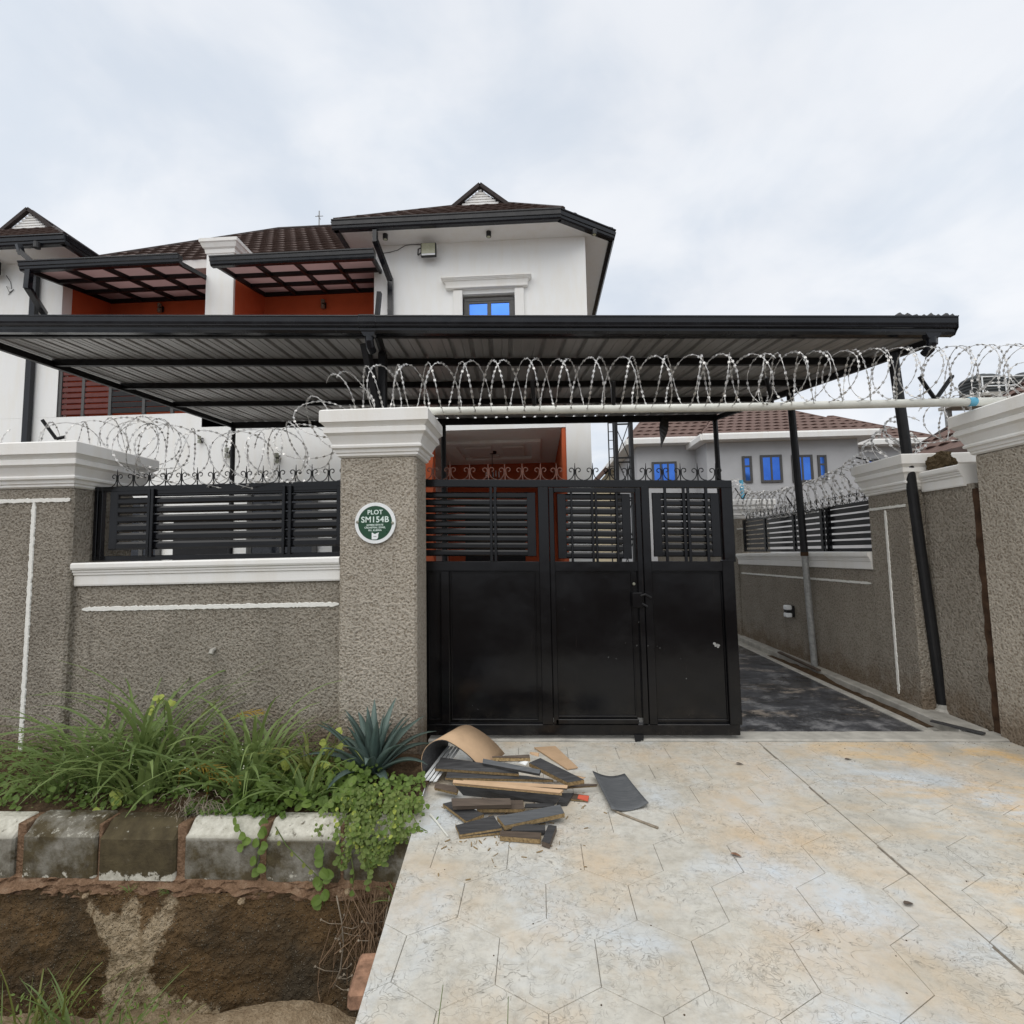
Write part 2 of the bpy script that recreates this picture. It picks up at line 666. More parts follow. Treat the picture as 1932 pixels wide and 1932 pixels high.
def mat_kerb():
    """object colour: red = whitewash left on the top, green = algae, blue = flakes at the foot"""
    t = NT('mossy_kerb_concrete')
    p = t.pos()
    oc = t.new('ShaderNodeSeparateColor')
    t.link(t.new('ShaderNodeObjectInfo').outputs['Color'], oc.inputs[0])
    base = t.ramp(t.noise(6, 6, .7), [(.3, (.15, .14, .11)), (.7, (.30, .285, .245))])
    sx = t.new('ShaderNodeSeparateXYZ')
    t.link(p, sx.inputs[0])
    am = t.math('ADD', t.noise(4.6, 6, .7), t.math('MULTIPLY', t.math('SUBTRACT', oc.outputs[1], .5), .42))
    alg = t.ramp(am, [(.42, 0.), (.60, .95)])
    base = t.mix(alg, base, t.ramp(t.noise(14, 4, .6), [(.3, (.048, .036, .018)), (.7, (.095, .075, .038))]))
    top = t.math('MULTIPLY', t.math('ADD', sx.outputs['Z'], .088), 30., True)
    wn_ = t.ramp(t.math('ADD', t.noise(24, 6, .75), t.math('MULTIPLY', t.math('SUBTRACT', oc.outputs[0], .5), .5)), [(.46, 0.), (.56, 1.)])
    wm = t.math('MULTIPLY', top, wn_)
    foot = t.math('MULTIPLY', t.math('SUBTRACT', -.225, sx.outputs['Z']), 16., True)
    fn = t.math('ADD', t.noise(11, 6, .7), t.math('MULTIPLY', t.math('MULTIPLY', foot, oc.outputs[2]), .26))
    fl = t.ramp(fn, [(.68, 0.), (.715, .95)])
    wm = t.math('MAXIMUM', wm, fl)
    base = t.mix(wm, base, t.ramp(t.noise(30, 4, .6), [(.3, (.44, .42, .35)), (.7, (.64, .62, .54))]))
    t.col(base)
    t.bump(t.noise(40, 6, .7), .9, .01)
    return t.set(.92, 0, .2)


MT['kerb'] = mat_kerb()


def mat_drain():
    t = NT('mossy_drain_wall')
    base = t.ramp(t.noise(2.2, 6, .7), [(.3, (.105, .070, .036)), (.52, (.175, .112, .055)), (.72, (.29, .190, .100))])
    blk = t.ramp(t.noise(1.5, 5, .65), [(.46, 0.), (.64, .85)])
    base = t.mix(blk, base, (.070, .060, .044))
    agg = t.ramp(t.voro(62), [(.16, 1.), (.34, 0.)])
    am = t.ramp(t.noise(24, 4, .7), [(.44, 0.), (.60, .85)])
    base = t.mix(t.math('MULTIPLY', agg, am), base, (.38, .33, .25))
    # pale cement slurry that ran down the face
    at_ = t.new('ShaderNodeAttribute')
    at_.attribute_name = 'spill'
    sm = t.ramp(t.math('ADD', at_.outputs['Fac'], t.math('MULTIPLY', t.math('SUBTRACT', t.noise(13, 8, .78), .5), 1.3)), [(.42, 0.), (.56, 1.)])
    base = t.mix(sm, base, t.ramp(t.noise(17, 8, .8), [(.32, (.26, .19, .11)), (.52, (.50, .40, .27)), (.68, (.62, .53, .39))]))
    t.col(base)
    t.bump(t.math('ADD', t.noise(35, 6, .75), t.math('MULTIPLY', agg, .8)), 1.0, .035)
    return t.set(.95, 0, .15)


MT['drain'] = mat_drain()


def mat_soil(name, c0, c1, c2):
    t = NT(name)
    base = t.ramp(t.noise(14, 8, .8), [(.34, c0), (.52, c1), (.68, c2)])
    t.col(base)
    t.bump(t.math('ADD', t.noise(70, 7, .8), t.math('MULTIPLY', t.voro(60), .6)), 1.0, .018)
    return t.set(.95, 0, .1)


MT['soil'] = mat_soil('dark_soil', (.060, .040, .025), (.105, .070, .042), (.19, .130, .082))
MT['laterite'] = mat_soil('laterite_mortar', (.17, .105, .062), (.28, .175, .11), (.40, .28, .19))
MT['cement'] = mat_soil('cement_spill', (.33, .265, .18), (.47, .39, .285), (.58, .50, .39))
MT['sediment'] = mat_soil('sandy_sediment', (.27, .195, .12), (.42, .32, .21), (.54, .43, .30))


def mat_leaf(name, c0, c1, rough=.55, trans=.25):
    t = NT(name)
    v = t.pos()
    n = t.noise(6, 3, .6, v)
    oi = t.rnd()
    f = t.math('ADD', t.math('MULTIPLY', n, .75), t.math('MULTIPLY', oi, .25))
    t.col(t.ramp(f, [(.25, c0), (.75, c1)]))
    t.set(rough, 0, .35)
    tr = t.new('ShaderNodeBsdfTranslucent')
    tr.inputs['Color'].default_value = (*[min(1, x * 1.6) for x in c1], 1)
    mx = t.new('ShaderNodeMixShader')
    mx.inputs[0].default_value = trans
    out = t.t.nodes['Material Output']
    t.link(t.b.outputs[0], mx.inputs[1])
    t.link(tr.outputs[0], mx.inputs[2])
    t.link(mx.outputs[0], out.inputs['Surface'])
    return t.m


MT['grass'] = mat_leaf('grass_blade', (.095, .150, .042), (.205, .270, .090))
MT['grassy'] = mat_leaf('yellow_grass_blade', (.12, .15, .035), (.22, .24, .065))
MT['weed'] = mat_leaf('weed_leaf', (.070, .125, .022), (.165, .240, .050))
MT['creeper'] = mat_leaf('creeper_leaf', (.072, .118, .026), (.185, .235, .062))
MT['lime'] = mat_leaf('lime_leaf', (.26, .32, .05), (.40, .44, .10))
MT['agave'] = mat_leaf('agave_leaf', (.070, .110, .096), (.145, .200, .175), .5, .05)
MT['palm'] = mat_leaf('yellowed_palm', (.25, .17, .03), (.40, .28, .05))
MT['dry'] = simple('dry_root', (.20, .135, .085), .9, 0, .1, .35, 30)
MT['twig'] = simple('grey_twig', (.26, .22, .17), .9, 0, .1, .3, 30)
MT['flower'] = simple('pale_flower', (.75, .75, .60), .7)


def mat_board(name, c0, c1, stretch=(1, 14, 14)):
    t = NT(name)
    v = t.pos(True)
    n = t.noise(5, 5, .7, t.scaled(v, stretch))
    t.col(t.ramp(n, [(.3, c0), (.7, c1)]))
    t.bump(n, .3, .002)
    return t.set(.6, 0, .35)


MT['boardDark'] = mat_board('charcoal_laminate', (.026, .026, .027), (.075, .074, .075))
MT['boardGrey'] = mat_board('grey_laminate', (.075, .080, .085), (.13, .135, .14))
MT['boardBrown'] = mat_board('brown_board', (.060, .045, .035), (.125, .095, .072))
MT['chip'] = simple('chipboard_edge', (.26, .185, .095), .9, 0, .1, .45, 70, .6, 120, True)
MT['hard'] = simple('tan_hardboard', (.50, .345, .215), .8, 0, .2, .12, 6, .1, 80, True)
MT['green'] = simple('sign_green', (.006, .055, .022), .35, 0, .5, .05)
MT['signwhite'] = simple('sign_white', (.80, .82, .82), .4, 0, .5, .04)
MT['mint'] = simple('sign_lettering', (.72, .84, .78), .5, 0, .4, .02)
MT['screw'] = simple('screw_metal', (.30, .30, .24), .4, .8)
MT['lampglass'] = simple('floodlight_glass', (.42, .42, .30), .25, 0, .5, .06)
MT['plastic'] = simple('black_plastic', (.012, .012, .012), .5)
MT['brick'] = simple('old_red_brick', (.27, .155, .10), .9, 0, .2, .5, 22, 1.0, 60)
MT['red'] = simple('red_label', (.62, .12, .07), .6)
MT['tank'] = simple('black_water_tank', (.030, .034, .034), .5, 0, .4, .15, 3)
MT['bluepvc'] = simple('blue_cap', (.10, .38, .55), .5)
MT['clod'] = mat_soil('mud_clod', (.07, .05, .028), (.13, .095, .055), (.21, .16, .10))

# ================================================================== SETTING: ground, drain, driveway, yard
GX = 400.0
DRV_Y1 = 4.40                       # driveway ends at the gate threshold
KERB_Y = 3.05                       # front face of the kerb stones
g = MB()
ZG = -.06
g.poly([(-GX, 4.8, ZG), (GX, 4.8, ZG), (GX, 600, ZG), (-GX, 600, ZG)])         # behind the front wall
g.poly([(4.3, -60, ZG), (GX, -60, ZG), (GX, 4.8, ZG), (4.3, 4.8, ZG)])         # right of the driveway
g.poly([(-GX, -60, ZG), (4.3, -60, ZG), (4.3, 1.0, ZG), (-GX, 1.0, ZG)])       # road side
g.poly([(-.45, 1.0, -.165), (4.3, 1.0, -.165), (4.3, 4.8, -.165), (-.45, 4.8, -.165)])       # under the driveway
g.poly([(-GX, 1.0, ZG), (-.9, 1.0, ZG), (-.9, 1.0, -1.3), (-GX, 1.0, -1.3)])   # near bank of the drain
g.poly([(-GX, 4.0, -.1), (-.9, 4.0, -.1), (-.9, 4.8, ZG), (-GX, 4.8, ZG)])
tag(g.build('ground', MT['soil'], fix=False), 'bare brown earth around the compound', None, None, 'structure')

# drain floor: uneven sandy sediment
nx, ny = 60, 24
vs, fs = [], []
for j in range(ny + 1):
    for i in range(nx + 1):
        x = -7 + 6.4 * i / nx
        y = 1.0 + 2.1 * j / ny
        z = -1.06 + .05 * fbm((x, y, 0), 1.7) + .02 * fbm((x, y, 3), 7)
        z += .16 * math.exp(-((x + 1.45) / .35) ** 2 - ((y - 3.0) / .25) ** 2) + .10 * math.exp(-((x + 2.15) / .30) ** 2 - ((y - 3.0) / .2) ** 2)
        vs.append((x, y, z))
for j in range(ny):
    for i in range(nx):
        a = j * (nx + 1) + i
        fs.append((a, a + 1, a + nx + 2, a + nx + 1))
mb = MB(); mb.add(vs, fs)
tag(mb.build('drain_bed', MT['sediment'], smooth=True, fix=False), 'sandy silt on the bottom of the roadside drain', None, None, 'structure')

# drain wall under the kerb (rough, mossy concrete, with a cement run)
RUNS = [((240, 1758), (234, 1830), 34, 46), ((234, 1830), (262, 1915), 46, 92), ((262, 1915), (330, 1950), 92, 120), ((158, 1690), (236, 1765), 8, 22),
        ((233, 1692), (240, 1760), 14, 26), ((312, 1674), (262, 1768), 9, 24), ((205, 1700), (228, 1745), 7, 12)]


def spill_amount(u, v):
    best = -9.0
    for (a_, b_, r0, r1) in RUNS:
        ax, ay = a_; bx, by = b_
        L2 = (bx - ax) ** 2 + (by - ay) ** 2
        s_ = max(0, min(1, ((u - ax) * (bx - ax) + (v - ay) * (by - ay)) / L2))
        d_ = math.hypot(u - ax - s_ * (bx - ax), v - ay - s_ * (by - ay))
        best = max(best, (r0 + (r1 - r0) * s_ - d_) / 26.0)
    return max(0.0, min(1.0, .5 + best * .5))


nx, nz = 330, 60
vs, fs, sp = [], [], []
for j in range(nz + 1):
    for i in range(nx + 1):
        x = -5.2 + 5.0 * i / nx
        z = -1.16 + .80 * j / nz
        u_, v_ = 1016 + 966 * x / KERB_Y - 18, 1059 + 966 * (CAM_H - z) / KERB_Y * .985
        amt = spill_amount(u_, v_)
        y = KERB_Y - .01 + .03 * fbm((x, 0, z), 2.2) + .014 * fbm((x, 5, z), 11) + .008 * fbm((x, 3, z), 38)
        y -= amt * (.018 + .012 * fbm((x, 8, z), 14))
        vs.append((x, y, z))
        sp.append(amt)
for j in range(nz):
    for i in range(nx):
        a = j * (nx + 1) + i
        fs.append((a, a + 1, a + nx + 2, a + nx + 1))
mb = MB(); mb.add(vs, fs)
mb.box(-5.2, -.2, KERB_Y + .07, KERB_Y + .3, -1.3, -.38)
o = mb.build('drain_wall', MT['drain'], smooth=False, fix=False)
at2 = o.data.attributes.new('spill', 'FLOAT', 'POINT')
for i, a in enumerate(sp):
    at2.data[i].value = a
tag(o, 'dark mossy concrete wall of the roadside drain', None, None, 'structure')
MB().box(-9, -5.2, KERB_Y, KERB_Y + .3, -1.3, -.38).build('drain_wall_end', MT['drain'], o)

# crumbly mortar bed on which the kerb stones sit
nx, nz = 330, 8
vs, fs = [], []
for j in range(nz + 1):
    for i in range(nx + 1):
        x = -9.0 + 8.35 * i / nx
        s = j / nz
        bulge = math.sin(PI * s) ** .6
        y = KERB_Y + .02 - .035 * bulge * (1 + 1.1 * fbm((x, s, 0), 7)) + .016 * noise.noise(Vector((x * 45, s * 9, 1)))
        z = -.415 + .125 * s + .018 * fbm((x, s, 7), 9) * (0.2 + bulge)
        vs.append((x, y, z))
for j in range(nz):
    for i in range(nx):
        a = j * (nx + 1) + i
        fs.append((a, a + 1, a + nx + 2, a + nx + 1))
mb = MB(); mb.add(vs, fs)
mb.box(-9.0, -.65, KERB_Y + .03, KERB_Y + .32, -.40, -.305)
tag(mb.build('mortar_bed', MT['laterite'], fix=False), 'crumbling reddish mortar bed under the kerb stones', None, None, 'structure')

# kerb stones, one by one
kerb = empty('kerb', (0, 0, 0), 'row of old whitewashed kerb stones along the planting strip', None, None, 'structure')
kx = [-190, -115, 25, 40, 180, 186, 330, 346, 487, 500, 640, 645, 784]
KC = [(.6, .5, .2, 1), (.3, .6, .3, 1), (.7, .5, .2, 1), (.4, .7, .5, 1), (.5, .5, .3, 1), (.80, .35, .6, 1), (.30, .58, .5, 1), (.20, 1.0, 1.0, 1), (.85, .55, .15, 1), (.72, .58, .3, 1), (.74, .58, .2, 1)]
pairs = [(-865, -722), (-715, -572), (-565, -422), (-415, -272), (-265, -122), (-115, 25), (40, 180), (186, 330), (346, 487), (500, 640), (646, 786)]
for i, (a, b) in enumerate(pairs):
    x0, x1 = at(a, 1620, KERB_Y).x, at(b, 1620, KERB_Y).x
    dy = random.uniform(-.006, .008)
    dz = random.uniform(-.006, .006)
    c = .012
    prof = [(0, -.305), (0, -.075), (.022, -.055), (.075, -.004), (.10, .004), (.16, .004), (.16, -.305)]
    m = MB()
    rings = []
    n = len(prof)
    vs = []
    for x, ins in ((x0, c), (x0 + c, 0), (x1 - c, 0), (x1, c)):
        for (o_, z) in prof:
            yy = KERB_Y + dy + o_ + (ins if o_ < .1 else 0)
            zz = z + dz - (ins if z > -.1 and o_ > .02 else 0)
            vs.append((x, yy, zz))
    fs = [tuple(range(n - 1, -1, -1)), tuple(range(3 * n, 4 * n))]
    for k in range(3):
        for q in range(n):
            r = (q + 1) % n
            fs.append((k * n + q, k * n + r, k * n + n + r, k * n + n + q))
    m.add(vs, fs)
    ks = m.build('kerb_stone', MT['kerb'], kerb)
    ks.color = KC[i]
    if i < len(pairs) - 1:
        xn = at(pairs[i + 1][0], 1620, KERB_Y).x
        if xn - x1 > .012:
            m = MB().box(x1 - .002, xn + .002, KERB_Y + .018, KERB_Y + .155, -.30, -.004, .004)
            m.build('mortar_joint', MT['laterite'], kerb)

# planting strip soil
nx, ny = 150, 26
vs, fs = [], []
for j in range(ny + 1):
    for i in range(nx + 1):
        x = -9.0 + 8.22 * i / nx
        y = KERB_Y + .14 + .93 * j / ny
        e = min(1, j / 4)
        z = -.01 + e * (.035 + .05 * fbm((x, y, 0), 2.5) + .018 * fbm((x, y, 3), 11))
        vs.append((x, y, z))
for j in range(ny):
    for i in range(nx):
        a = j * (nx + 1) + i
        fs.append((a, a + 1, a + nx + 2, a + nx + 1))
mb = MB(); mb.add(vs, fs)
mb.poly([(-.78, KERB_Y + .14, -.01), (-.78, 4.12, .02), (-.78, 4.12, -.3), (-.78, KERB_Y + .14, -.3)])
tag(mb.build('planting_bed_soil', MT['soil'], smooth=True, fix=False), 'dark soil of the planting strip between wall and kerb', None, None, 'structure')

# driveway: stamped concrete with hexagonal panels, each one a piece
drive = empty('driveway', (1.2, 2.5, 0), 'pale stamped concrete driveway with hexagonal joints in front of the gate', None, None, 'structure')


def clip(poly, a, b, c):
    """keep a*x + b*y <= c"""
    out = []
    for i in range(len(poly)):
        p, q = poly[i], poly[(i + 1) % len(poly)]
        dp, dq = a * p[0] + b * p[1] - c, a * q[0] + b * q[1] - c
        if dp <= 0:
            out.append(p)
        if dp * dq < 0:
            t = dp / (dp - dq)
            out.append((p[0] + (q[0] - p[0]) * t, p[1] + (q[1] - p[1]) * t))
    return out


def area(p):
    return .5 * sum(p[i][0] * p[(i + 1) % len(p)][1] - p[(i + 1) % len(p)][0] * p[i][1] for i in range(len(p)))


def tile_mesh(poly, zt, zb, gap, cx, cy):
    """flat piece with a small chamfer; poly counter-clockwise"""
    n = len(poly)

    def inset(d):
        out = []
        for i in range(n):
            p0, p1, p2 = Vector(poly[i - 1]), Vector(poly[i]), Vector(poly[(i + 1) % n])
            e1, e2 = (p1 - p0).normalized(), (p2 - p1).normalized()
            n1, n2 = Vector((-e1.y, e1.x)), Vector((-e2.y, e2.x))
            bis = n1 + n2
            L = bis.length
            bis = bis / L if L > 1e-6 else n1
            k = d / max(.35, bis.dot(n1))
            out.append(p1 + bis * k)
        return out
    rings = [(inset(gap + .0015), zt), (inset(gap), zt - .002), (inset(gap), zb)]
    vs = [(p.x - cx, p.y - cy, z) for r, z in rings for p in r]
    fs = [tuple(range(n))]
    for k in range(2):
        for i in range(n):
            j = (i + 1) % n
            fs.append((k * n + i, k * n + n + i, k * n + n + j, k * n + j))
    return vs, fs


HW, HR, ROWP = .386, .2285, .343
cnt = 0
shared = {}
for panel, (xoff, lo, hi) in enumerate(((0.0, -.9, 1.7485), (-.036, 1.7525, 4.25))):
    for row in range(-4, 8):
        cy = 2.452 + row * ROWP
        for k in range(-4, 13):
            cx = (.193 if row % 2 == 0 else 0.0) + HW * k + xoff
            hexa = [(cx + HW / 2, cy - HR / 2), (cx + HW / 2, cy + HR / 2), (cx, cy + HR), (cx - HW / 2, cy + HR / 2), (cx - HW / 2, cy - HR / 2), (cx, cy - HR)]
            p = clip(hexa, 1, 0, hi)
            p = clip(p, -1, 0, -lo) if p else p
            p = clip(p, 0, 1, DRV_Y1) if p else p
            p = clip(p, 0, -1, -1.15) if p else p
            if p and panel == 0:      # left edge of the slab over the drain
                p = clip(p, -1, -.085, .498)
            if not p or len(p) < 3 or area(p) < .004:
                continue
            full = len(p) == 6 and abs(area(p) - area(hexa)) < 1e-5
            if full and 'hex' in shared:
                t_ = inst(shared['hex'], drive, (cx - 1.2, cy - 2.5, random.uniform(-.0012, .0012)))
            else:
                vs, fs = tile_mesh(p, 0.0, -.05, .0011, cx, cy)
                m = MB(); m.add(vs, fs)
                t_ = m.build('hexagon_panel', MT['concrete'], drive)
                t_.location = (cx - 1.2, cy - 2.5, random.uniform(-.0012, .0012))
                if full:
                    shared['hex'] = t_
            cnt += 1
m = MB()
edge = [(-.498 - .085 * (1.15 + 3.25 * i / 40) + .004 + .006 * noise.noise(Vector((i * .8, 0, 0))), 1.15 + 3.25 * i / 40, -.16) for i in range(41)]
m.slab([(4.25, 1.15, -.16), (4.25, DRV_Y1, -.16)] + edge[::-1], (0, 0, .1555))
o = m.build('slab', MT['joint'], drive)
o.location = (-1.2, -2.5, 0)
# broken lip along the slab edge
pts = []
for i in range(64):
    y = 1.2 + 3.0 * i / 63
    xe = max(-.785 + .062 * y * 0, -1.13 + .12 * y)
    pts.append((y, xe))
# threshold beam under the gate
m = MB()
vs, fs = [], []
nx = 60
for i in range(nx + 1):
    x = -.96 + 4.72 * i / nx
    w = .010 * fbm((x, 0, 0), 3)
    for (y, z) in ((DRV_Y1 + .004 + w, -.1), (DRV_Y1 + .004 + w, .006), (DRV_Y1 + .02 + w, .014 + .004 * fbm((x, 1, 0), 5)), (4.60, .014 + .004 * fbm((x, 4, 0), 5)), (4.62, -.1)):
        vs.append((x, y, z))
for i in range(nx):
    for k in range(4):
        a = i * 5 + k
        fs.append((a, a + 5, a + 6, a + 1))
m.add(vs, fs)
tag(m.build('threshold', MT['plainconc'], fix=False), 'plain concrete threshold strip under the sliding gate', None, None, 'structure')
# yard paving behind the gate
m = MB()
m.poly([(1.0, 4.62, -.004), (3.22, 4.62, -.004), (3.22, 12.5, .02), (1.0, 12.5, .02)])
m.poly([(3.22, 4.62, -.004), (3.22, 12.5, .02), (3.22, 12.5, -.12), (3.22, 4.62, -.12)])
tag(m.build('yard_paving', MT['yard'], fix=False), 'dark wet paving of the yard behind the gate', None, None, 'structure')
m = MB().poly([(-13.5, 4.45, -.006), (.998, 4.62, -.006), (.998, 12.5, .018), (-13.5, 12.5, .018)])  # unseen floor, kept pale so light bounces into the porch
tag(m.build('yard_concrete', MT['yardbounce'], fix=False), 'unseen yard floor under the carport, made pale to bounce light', None, None, 'structure')
# shallow drain channel along the inner wall
m = MB()
m.box(3.222, 3.30, 4.62, 12.4, -.14, .012, .008)
m.box(3.50, 3.74, 4.62, 12.4, -.14, .020, .008)
m.box(3.30, 3.50, 4.62, 12.4, -.14, -.055)
tag(m.build('drain_channel', MT['plainconc']), 'narrow concrete drain channel along the inner wall', None, None, 'structure')
vs, fs = [], []
nx, ny = 5, 80
for j in range(ny + 1):
    for i in range(nx + 1):
        y = 4.9 + 3.2 * j / ny
        vs.append((3.302 + .196 * i / nx, y, -.05 + .05 * max(0, .4 + fbm((i * .2, y, 0), 2)) * math.sin(PI * min(1, (j / ny) * 1.0))))
for j in range(ny):
    for i in range(nx):
        a = j * (nx + 1) + i
        fs.append((a, a + 1, a + nx + 2, a + nx + 1))
m = MB(); m.add(vs, fs)
tag(m.build('channel_silt', MT['soil'], smooth=True, fix=False), 'brown silt lying in the drain channel', None, None, 'structure')
m = MB().bar((3.52, 7.9, .035), (3.48, 6.75, .03), .05, .02)
tag(m.build('timber_lath', MT['boardBrown']), 'thin timber lath lying beside the drain channel', 'lath')
m = MB().bar((3.42, 4.82, .03), (3.60, 4.50, .03), .05, .012)
tag(m.build('dark_offcut', MT['boardDark']), 'dark offcut lying at the foot of the carport post', 'offcut')

# ================================================================== boundary walls, pillars
FRONT = 4.05
CAP = [(.0, 0.0), (.018, .012), (.018, .03), (.03, .036), (.034, .062), (.055, .070), (.058, .085), (.045, .10), (.075, .165), (.10, .185), (.10, .222),
       (.085, .232), (.115, .262), (.125, .268), (.125, .36), (.11, .372)]


def cap_prof(z0, h, o=1.0):
    return [(a * o, z0 + b * h / .372) for a, b in CAP]


def wobble_line(mb, pts_fn, n, hw, seed):
    """ragged painted band: pts_fn(s) -> (centre, side vector, normal)"""
    vs, fs = [], []
    for i in range(n + 1):
        s = i / n
        c, side, nrm = pts_fn(s)
        e = min(1, min(s, 1 - s) * 30 + .35)
        a = hw * e * (1 + .5 * noise.noise(Vector((i * .9, seed, 0))) + .35 * noise.noise(Vector((i * .27, seed, 5))))
        b = hw * e * (1 + .5 * noise.noise(Vector((i * .9, seed, 9))) + .35 * noise.noise(Vector((i * .27, seed, 3))))
        vs += [c - side * a, c - side * a * .8 + nrm * .008, c + side * b * .8 + nrm * .008, c + side * b]
    for i in range(n):
        for k in range(3):
            a = i * 4 + k
            fs.append((a, a + 1, a + 5, a + 4))
    mb.add(vs, fs)


X1, Z1, Y1 = Vector((1, 0, 0)), Vector((0, 0, 1)), Vector((0, 1, 0))

# ---- pillar between wall and gate
PX0, PX1, PY1 = -1.600, -.972, 4.42
gp = empty('gate_pillar', (-1.286, 4.23, 0), 'tall roughcast gate pillar with the round green plot sign', 'pillar', 'wall pillars')


def child(m, name, mat, parent, smooth=False, fix=True):
    o = m.build(name, mat, parent, smooth, fix)
    o.location = -Vector(parent.location) if parent.parent is None else -(Vector(parent.location) + Vector(parent.parent.location))
    return o


child(MB().box(PX0, PX1, FRONT, PY1, -.12, 2.372, .018), 'shaft', MT['cast'], gp)
child(MB().rect_mould(PX0, PX1, FRONT, PY1, cap_prof(2.366, .372)), 'cap', MT['white'], gp)

# ---- corner pillar at the photograph's edge
LX0, LX1 = -4.62, -3.862
lp = empty('corner_pillar', (-4.17, 4.3, 0), 'roughcast corner pillar with white painted cross line and broad white cap', 'pillar', 'wall pillars')
child(MB().box(LX0, LX1, FRONT, 4.70, -.12, 2.185, .018), 'shaft', MT['cast_dark'], lp)
child(MB().rect_mould(LX0, LX1, FRONT, 4.70, cap_prof(2.178, .37, 1.05)), 'cap', MT['white'], lp)
m = MB()
wobble_line(m, lambda s: (Vector((-4.197, FRONT - .001, -.05 + 2.12 * s)), X1, -Y1), 160, .019, 1)
wobble_line(m, lambda s: (Vector((LX0 + .004 + s * (LX1 - LX0 - .02), FRONT - .002, 2.075)), Z1, -Y1), 50, .018, 2)
child(m, 'painted_line', MT['lineWhite'], lp)

# ---- front wall between the two pillars
fw = empty('front_wall', (-2.7, 4.2, 0), 'low roughcast front wall with white coping behind the planting strip', 'wall')
WY = 4.115
child(MB().box(LX1 - .02, PX0 + .01, WY, 4.40, -.2, 1.40), 'panel', MT['cast_dark'], fw)
COPE = [(-.02, 0), (.020, 0), (.024, .012), (.024, .085), (.036, .092), (.036, .110), (.046, .114), (.046, .128), (.060, .136), (.066, .150), (.066, .180),
        (.050, .192), (-.30, .196), (-.30, 0)]
child(MB().profile((LX1 + .004, WY, 1.358), (PX0 - .002, WY, 1.372), COPE, (0, -1, 0)), 'coping', MT['white'], fw)
m = MB()
wobble_line(m, lambda s: (Vector((LX1 + .07 + s * (PX0 - LX1 - .09), WY - .001, 1.166 + .014 * s)), Z1, -Y1), 150, .019, 4)
child(m, 'painted_line', MT['lineWhite'], fw)
child(MB().box(-9.2, LX0 + .02, WY, 4.40, -.2, 1.40), 'panel', MT['cast_dark'], fw)
child(MB().profile((-9.2, WY, 1.358), (LX0 - .004, WY, 1.358), COPE, (0, -1, 0)), 'coping', MT['white'], fw)
m = MB().tube([(-2.655, WY + .01, .83), (-2.655, WY - .03, .825), (-2.655, WY - .045, .80)], .018, 8)
child(m, 'pipe_stub', MT['plainconc'], fw)

# ---- right-hand gate pillar (beside the driveway)
RX = 3.715
rp = empty('driveway_pillar', (4.0, 4.1, 0), 'big roughcast pillar beside the driveway carrying the white pipe', 'pillar', 'wall pillars')
child(MB().box(RX, RX + .62, 3.45, 4.50, -.12, 2.33, .018), 'shaft', MT['cast'], rp)
child(MB().rect_mould(RX, RX + .62, 3.45, 4.50, cap_prof(2.325, .36, .85)), 'cap', MT['white'], rp)

# ---- short return wall between driveway pillar and inner pillar
rw = empty('return_wall', (3.85, 4.9, 0), 'short stained roughcast return wall between the driveway pillar and the inner pillar', 'wall')
child(MB().box(3.76, 4.05, 4.58, 5.16, -.12, 2.10), 'panel', MT['cast_dark'], rw)
child(MB().profile((3.76, 5.15, 2.085), (3.76, 4.655, 2.085), COPE, (-1, 0, 0)), 'coping', MT['white'], rw)
child(MB().box(3.80, 4.0, 4.50, 4.58, -.12, 2.15), 'slot_fill', MT['drain'], rw)
m = MB()
vs, fs = [], []
for i in range(41):
    z = 2.05 * i / 40
    w = .045 + .030 * noise.noise(Vector((i * .4, 1, 1)))
    vs += [(3.782, 4.505, z), (3.752, 4.515 , z), (3.750, 4.545 + w, z), (3.77, 4.56 + w, z)]
for i in range(40):
    for k in range(3):
        a = i * 4 + k
        fs.append((a, a + 1, a + 5, a + 4))
m.add(vs, fs)
child(m, 'rusted_gate_jamb', MT['rust'], rw)

# ---- inner pillar
ip = empty('inner_pillar', (3.9, 5.5, 0), 'roughcast pillar with painted white lines standing inside the compound', 'pillar', 'wall pillars')
IX = 3.612
child(MB().box(IX, IX + .60, 5.17, 5.78, -.12, 2.12, .018), 'shaft', MT['cast_dark'], ip)
child(MB().rect_mould(IX, IX + .60, 5.17, 5.78, cap_prof(2.112, .345, .75)), 'cap', MT['white'], ip)
m = MB()
wobble_line(m, lambda s: (Vector((IX - .001, 5.50, .08 + 1.86 * s)), -Y1, -X1), 120, .016, 6)
wobble_line(m, lambda s: (Vector((IX - .002, 5.77 - .58 * s, 1.965)), Z1, -X1), 40, .014, 7)
child(m, 'painted_line', MT['lineWhite'], ip)

# ---- inner boundary wall running back along the yard
iw = empty('inner_wall', (3.75, 7.5, 0), 'grey-brown boundary wall running back along the yard with white coping', 'wall')
child(MB().box(3.63, 3.92, 5.78, 9.52, -.15, 1.33), 'panel', MT['cast_dark'], iw)
child(MB().profile((3.63, 9.52, 1.29), (3.63, 5.782, 1.32), [(a * .9, b) for a, b in COPE], (-1, 0, 0)), 'coping', MT['white'], iw)
m = MB()
wobble_line(m, lambda s: (Vector((3.629, 9.45 - 3.62 * s, 1.135 + .03 * s)), Z1, -X1), 120, .014, 8)
child(m, 'painted_line', MT['lineWhite'], iw)
bp = empty('back_pillar', (3.9, 9.8, 0), 'farthest roughcast pillar of the inner wall, beside the gate edge', 'pillar', 'wall pillars')
child(MB().box(3.60, 4.2, 9.52, 10.12, -.12, 2.12, .018), 'shaft', MT['cast_dark'], bp)
child(MB().rect_mould(3.60, 4.2, 9.52, 10.12, cap_prof(2.112, .345, .75)), 'cap', MT['white'], bp)
m = MB()
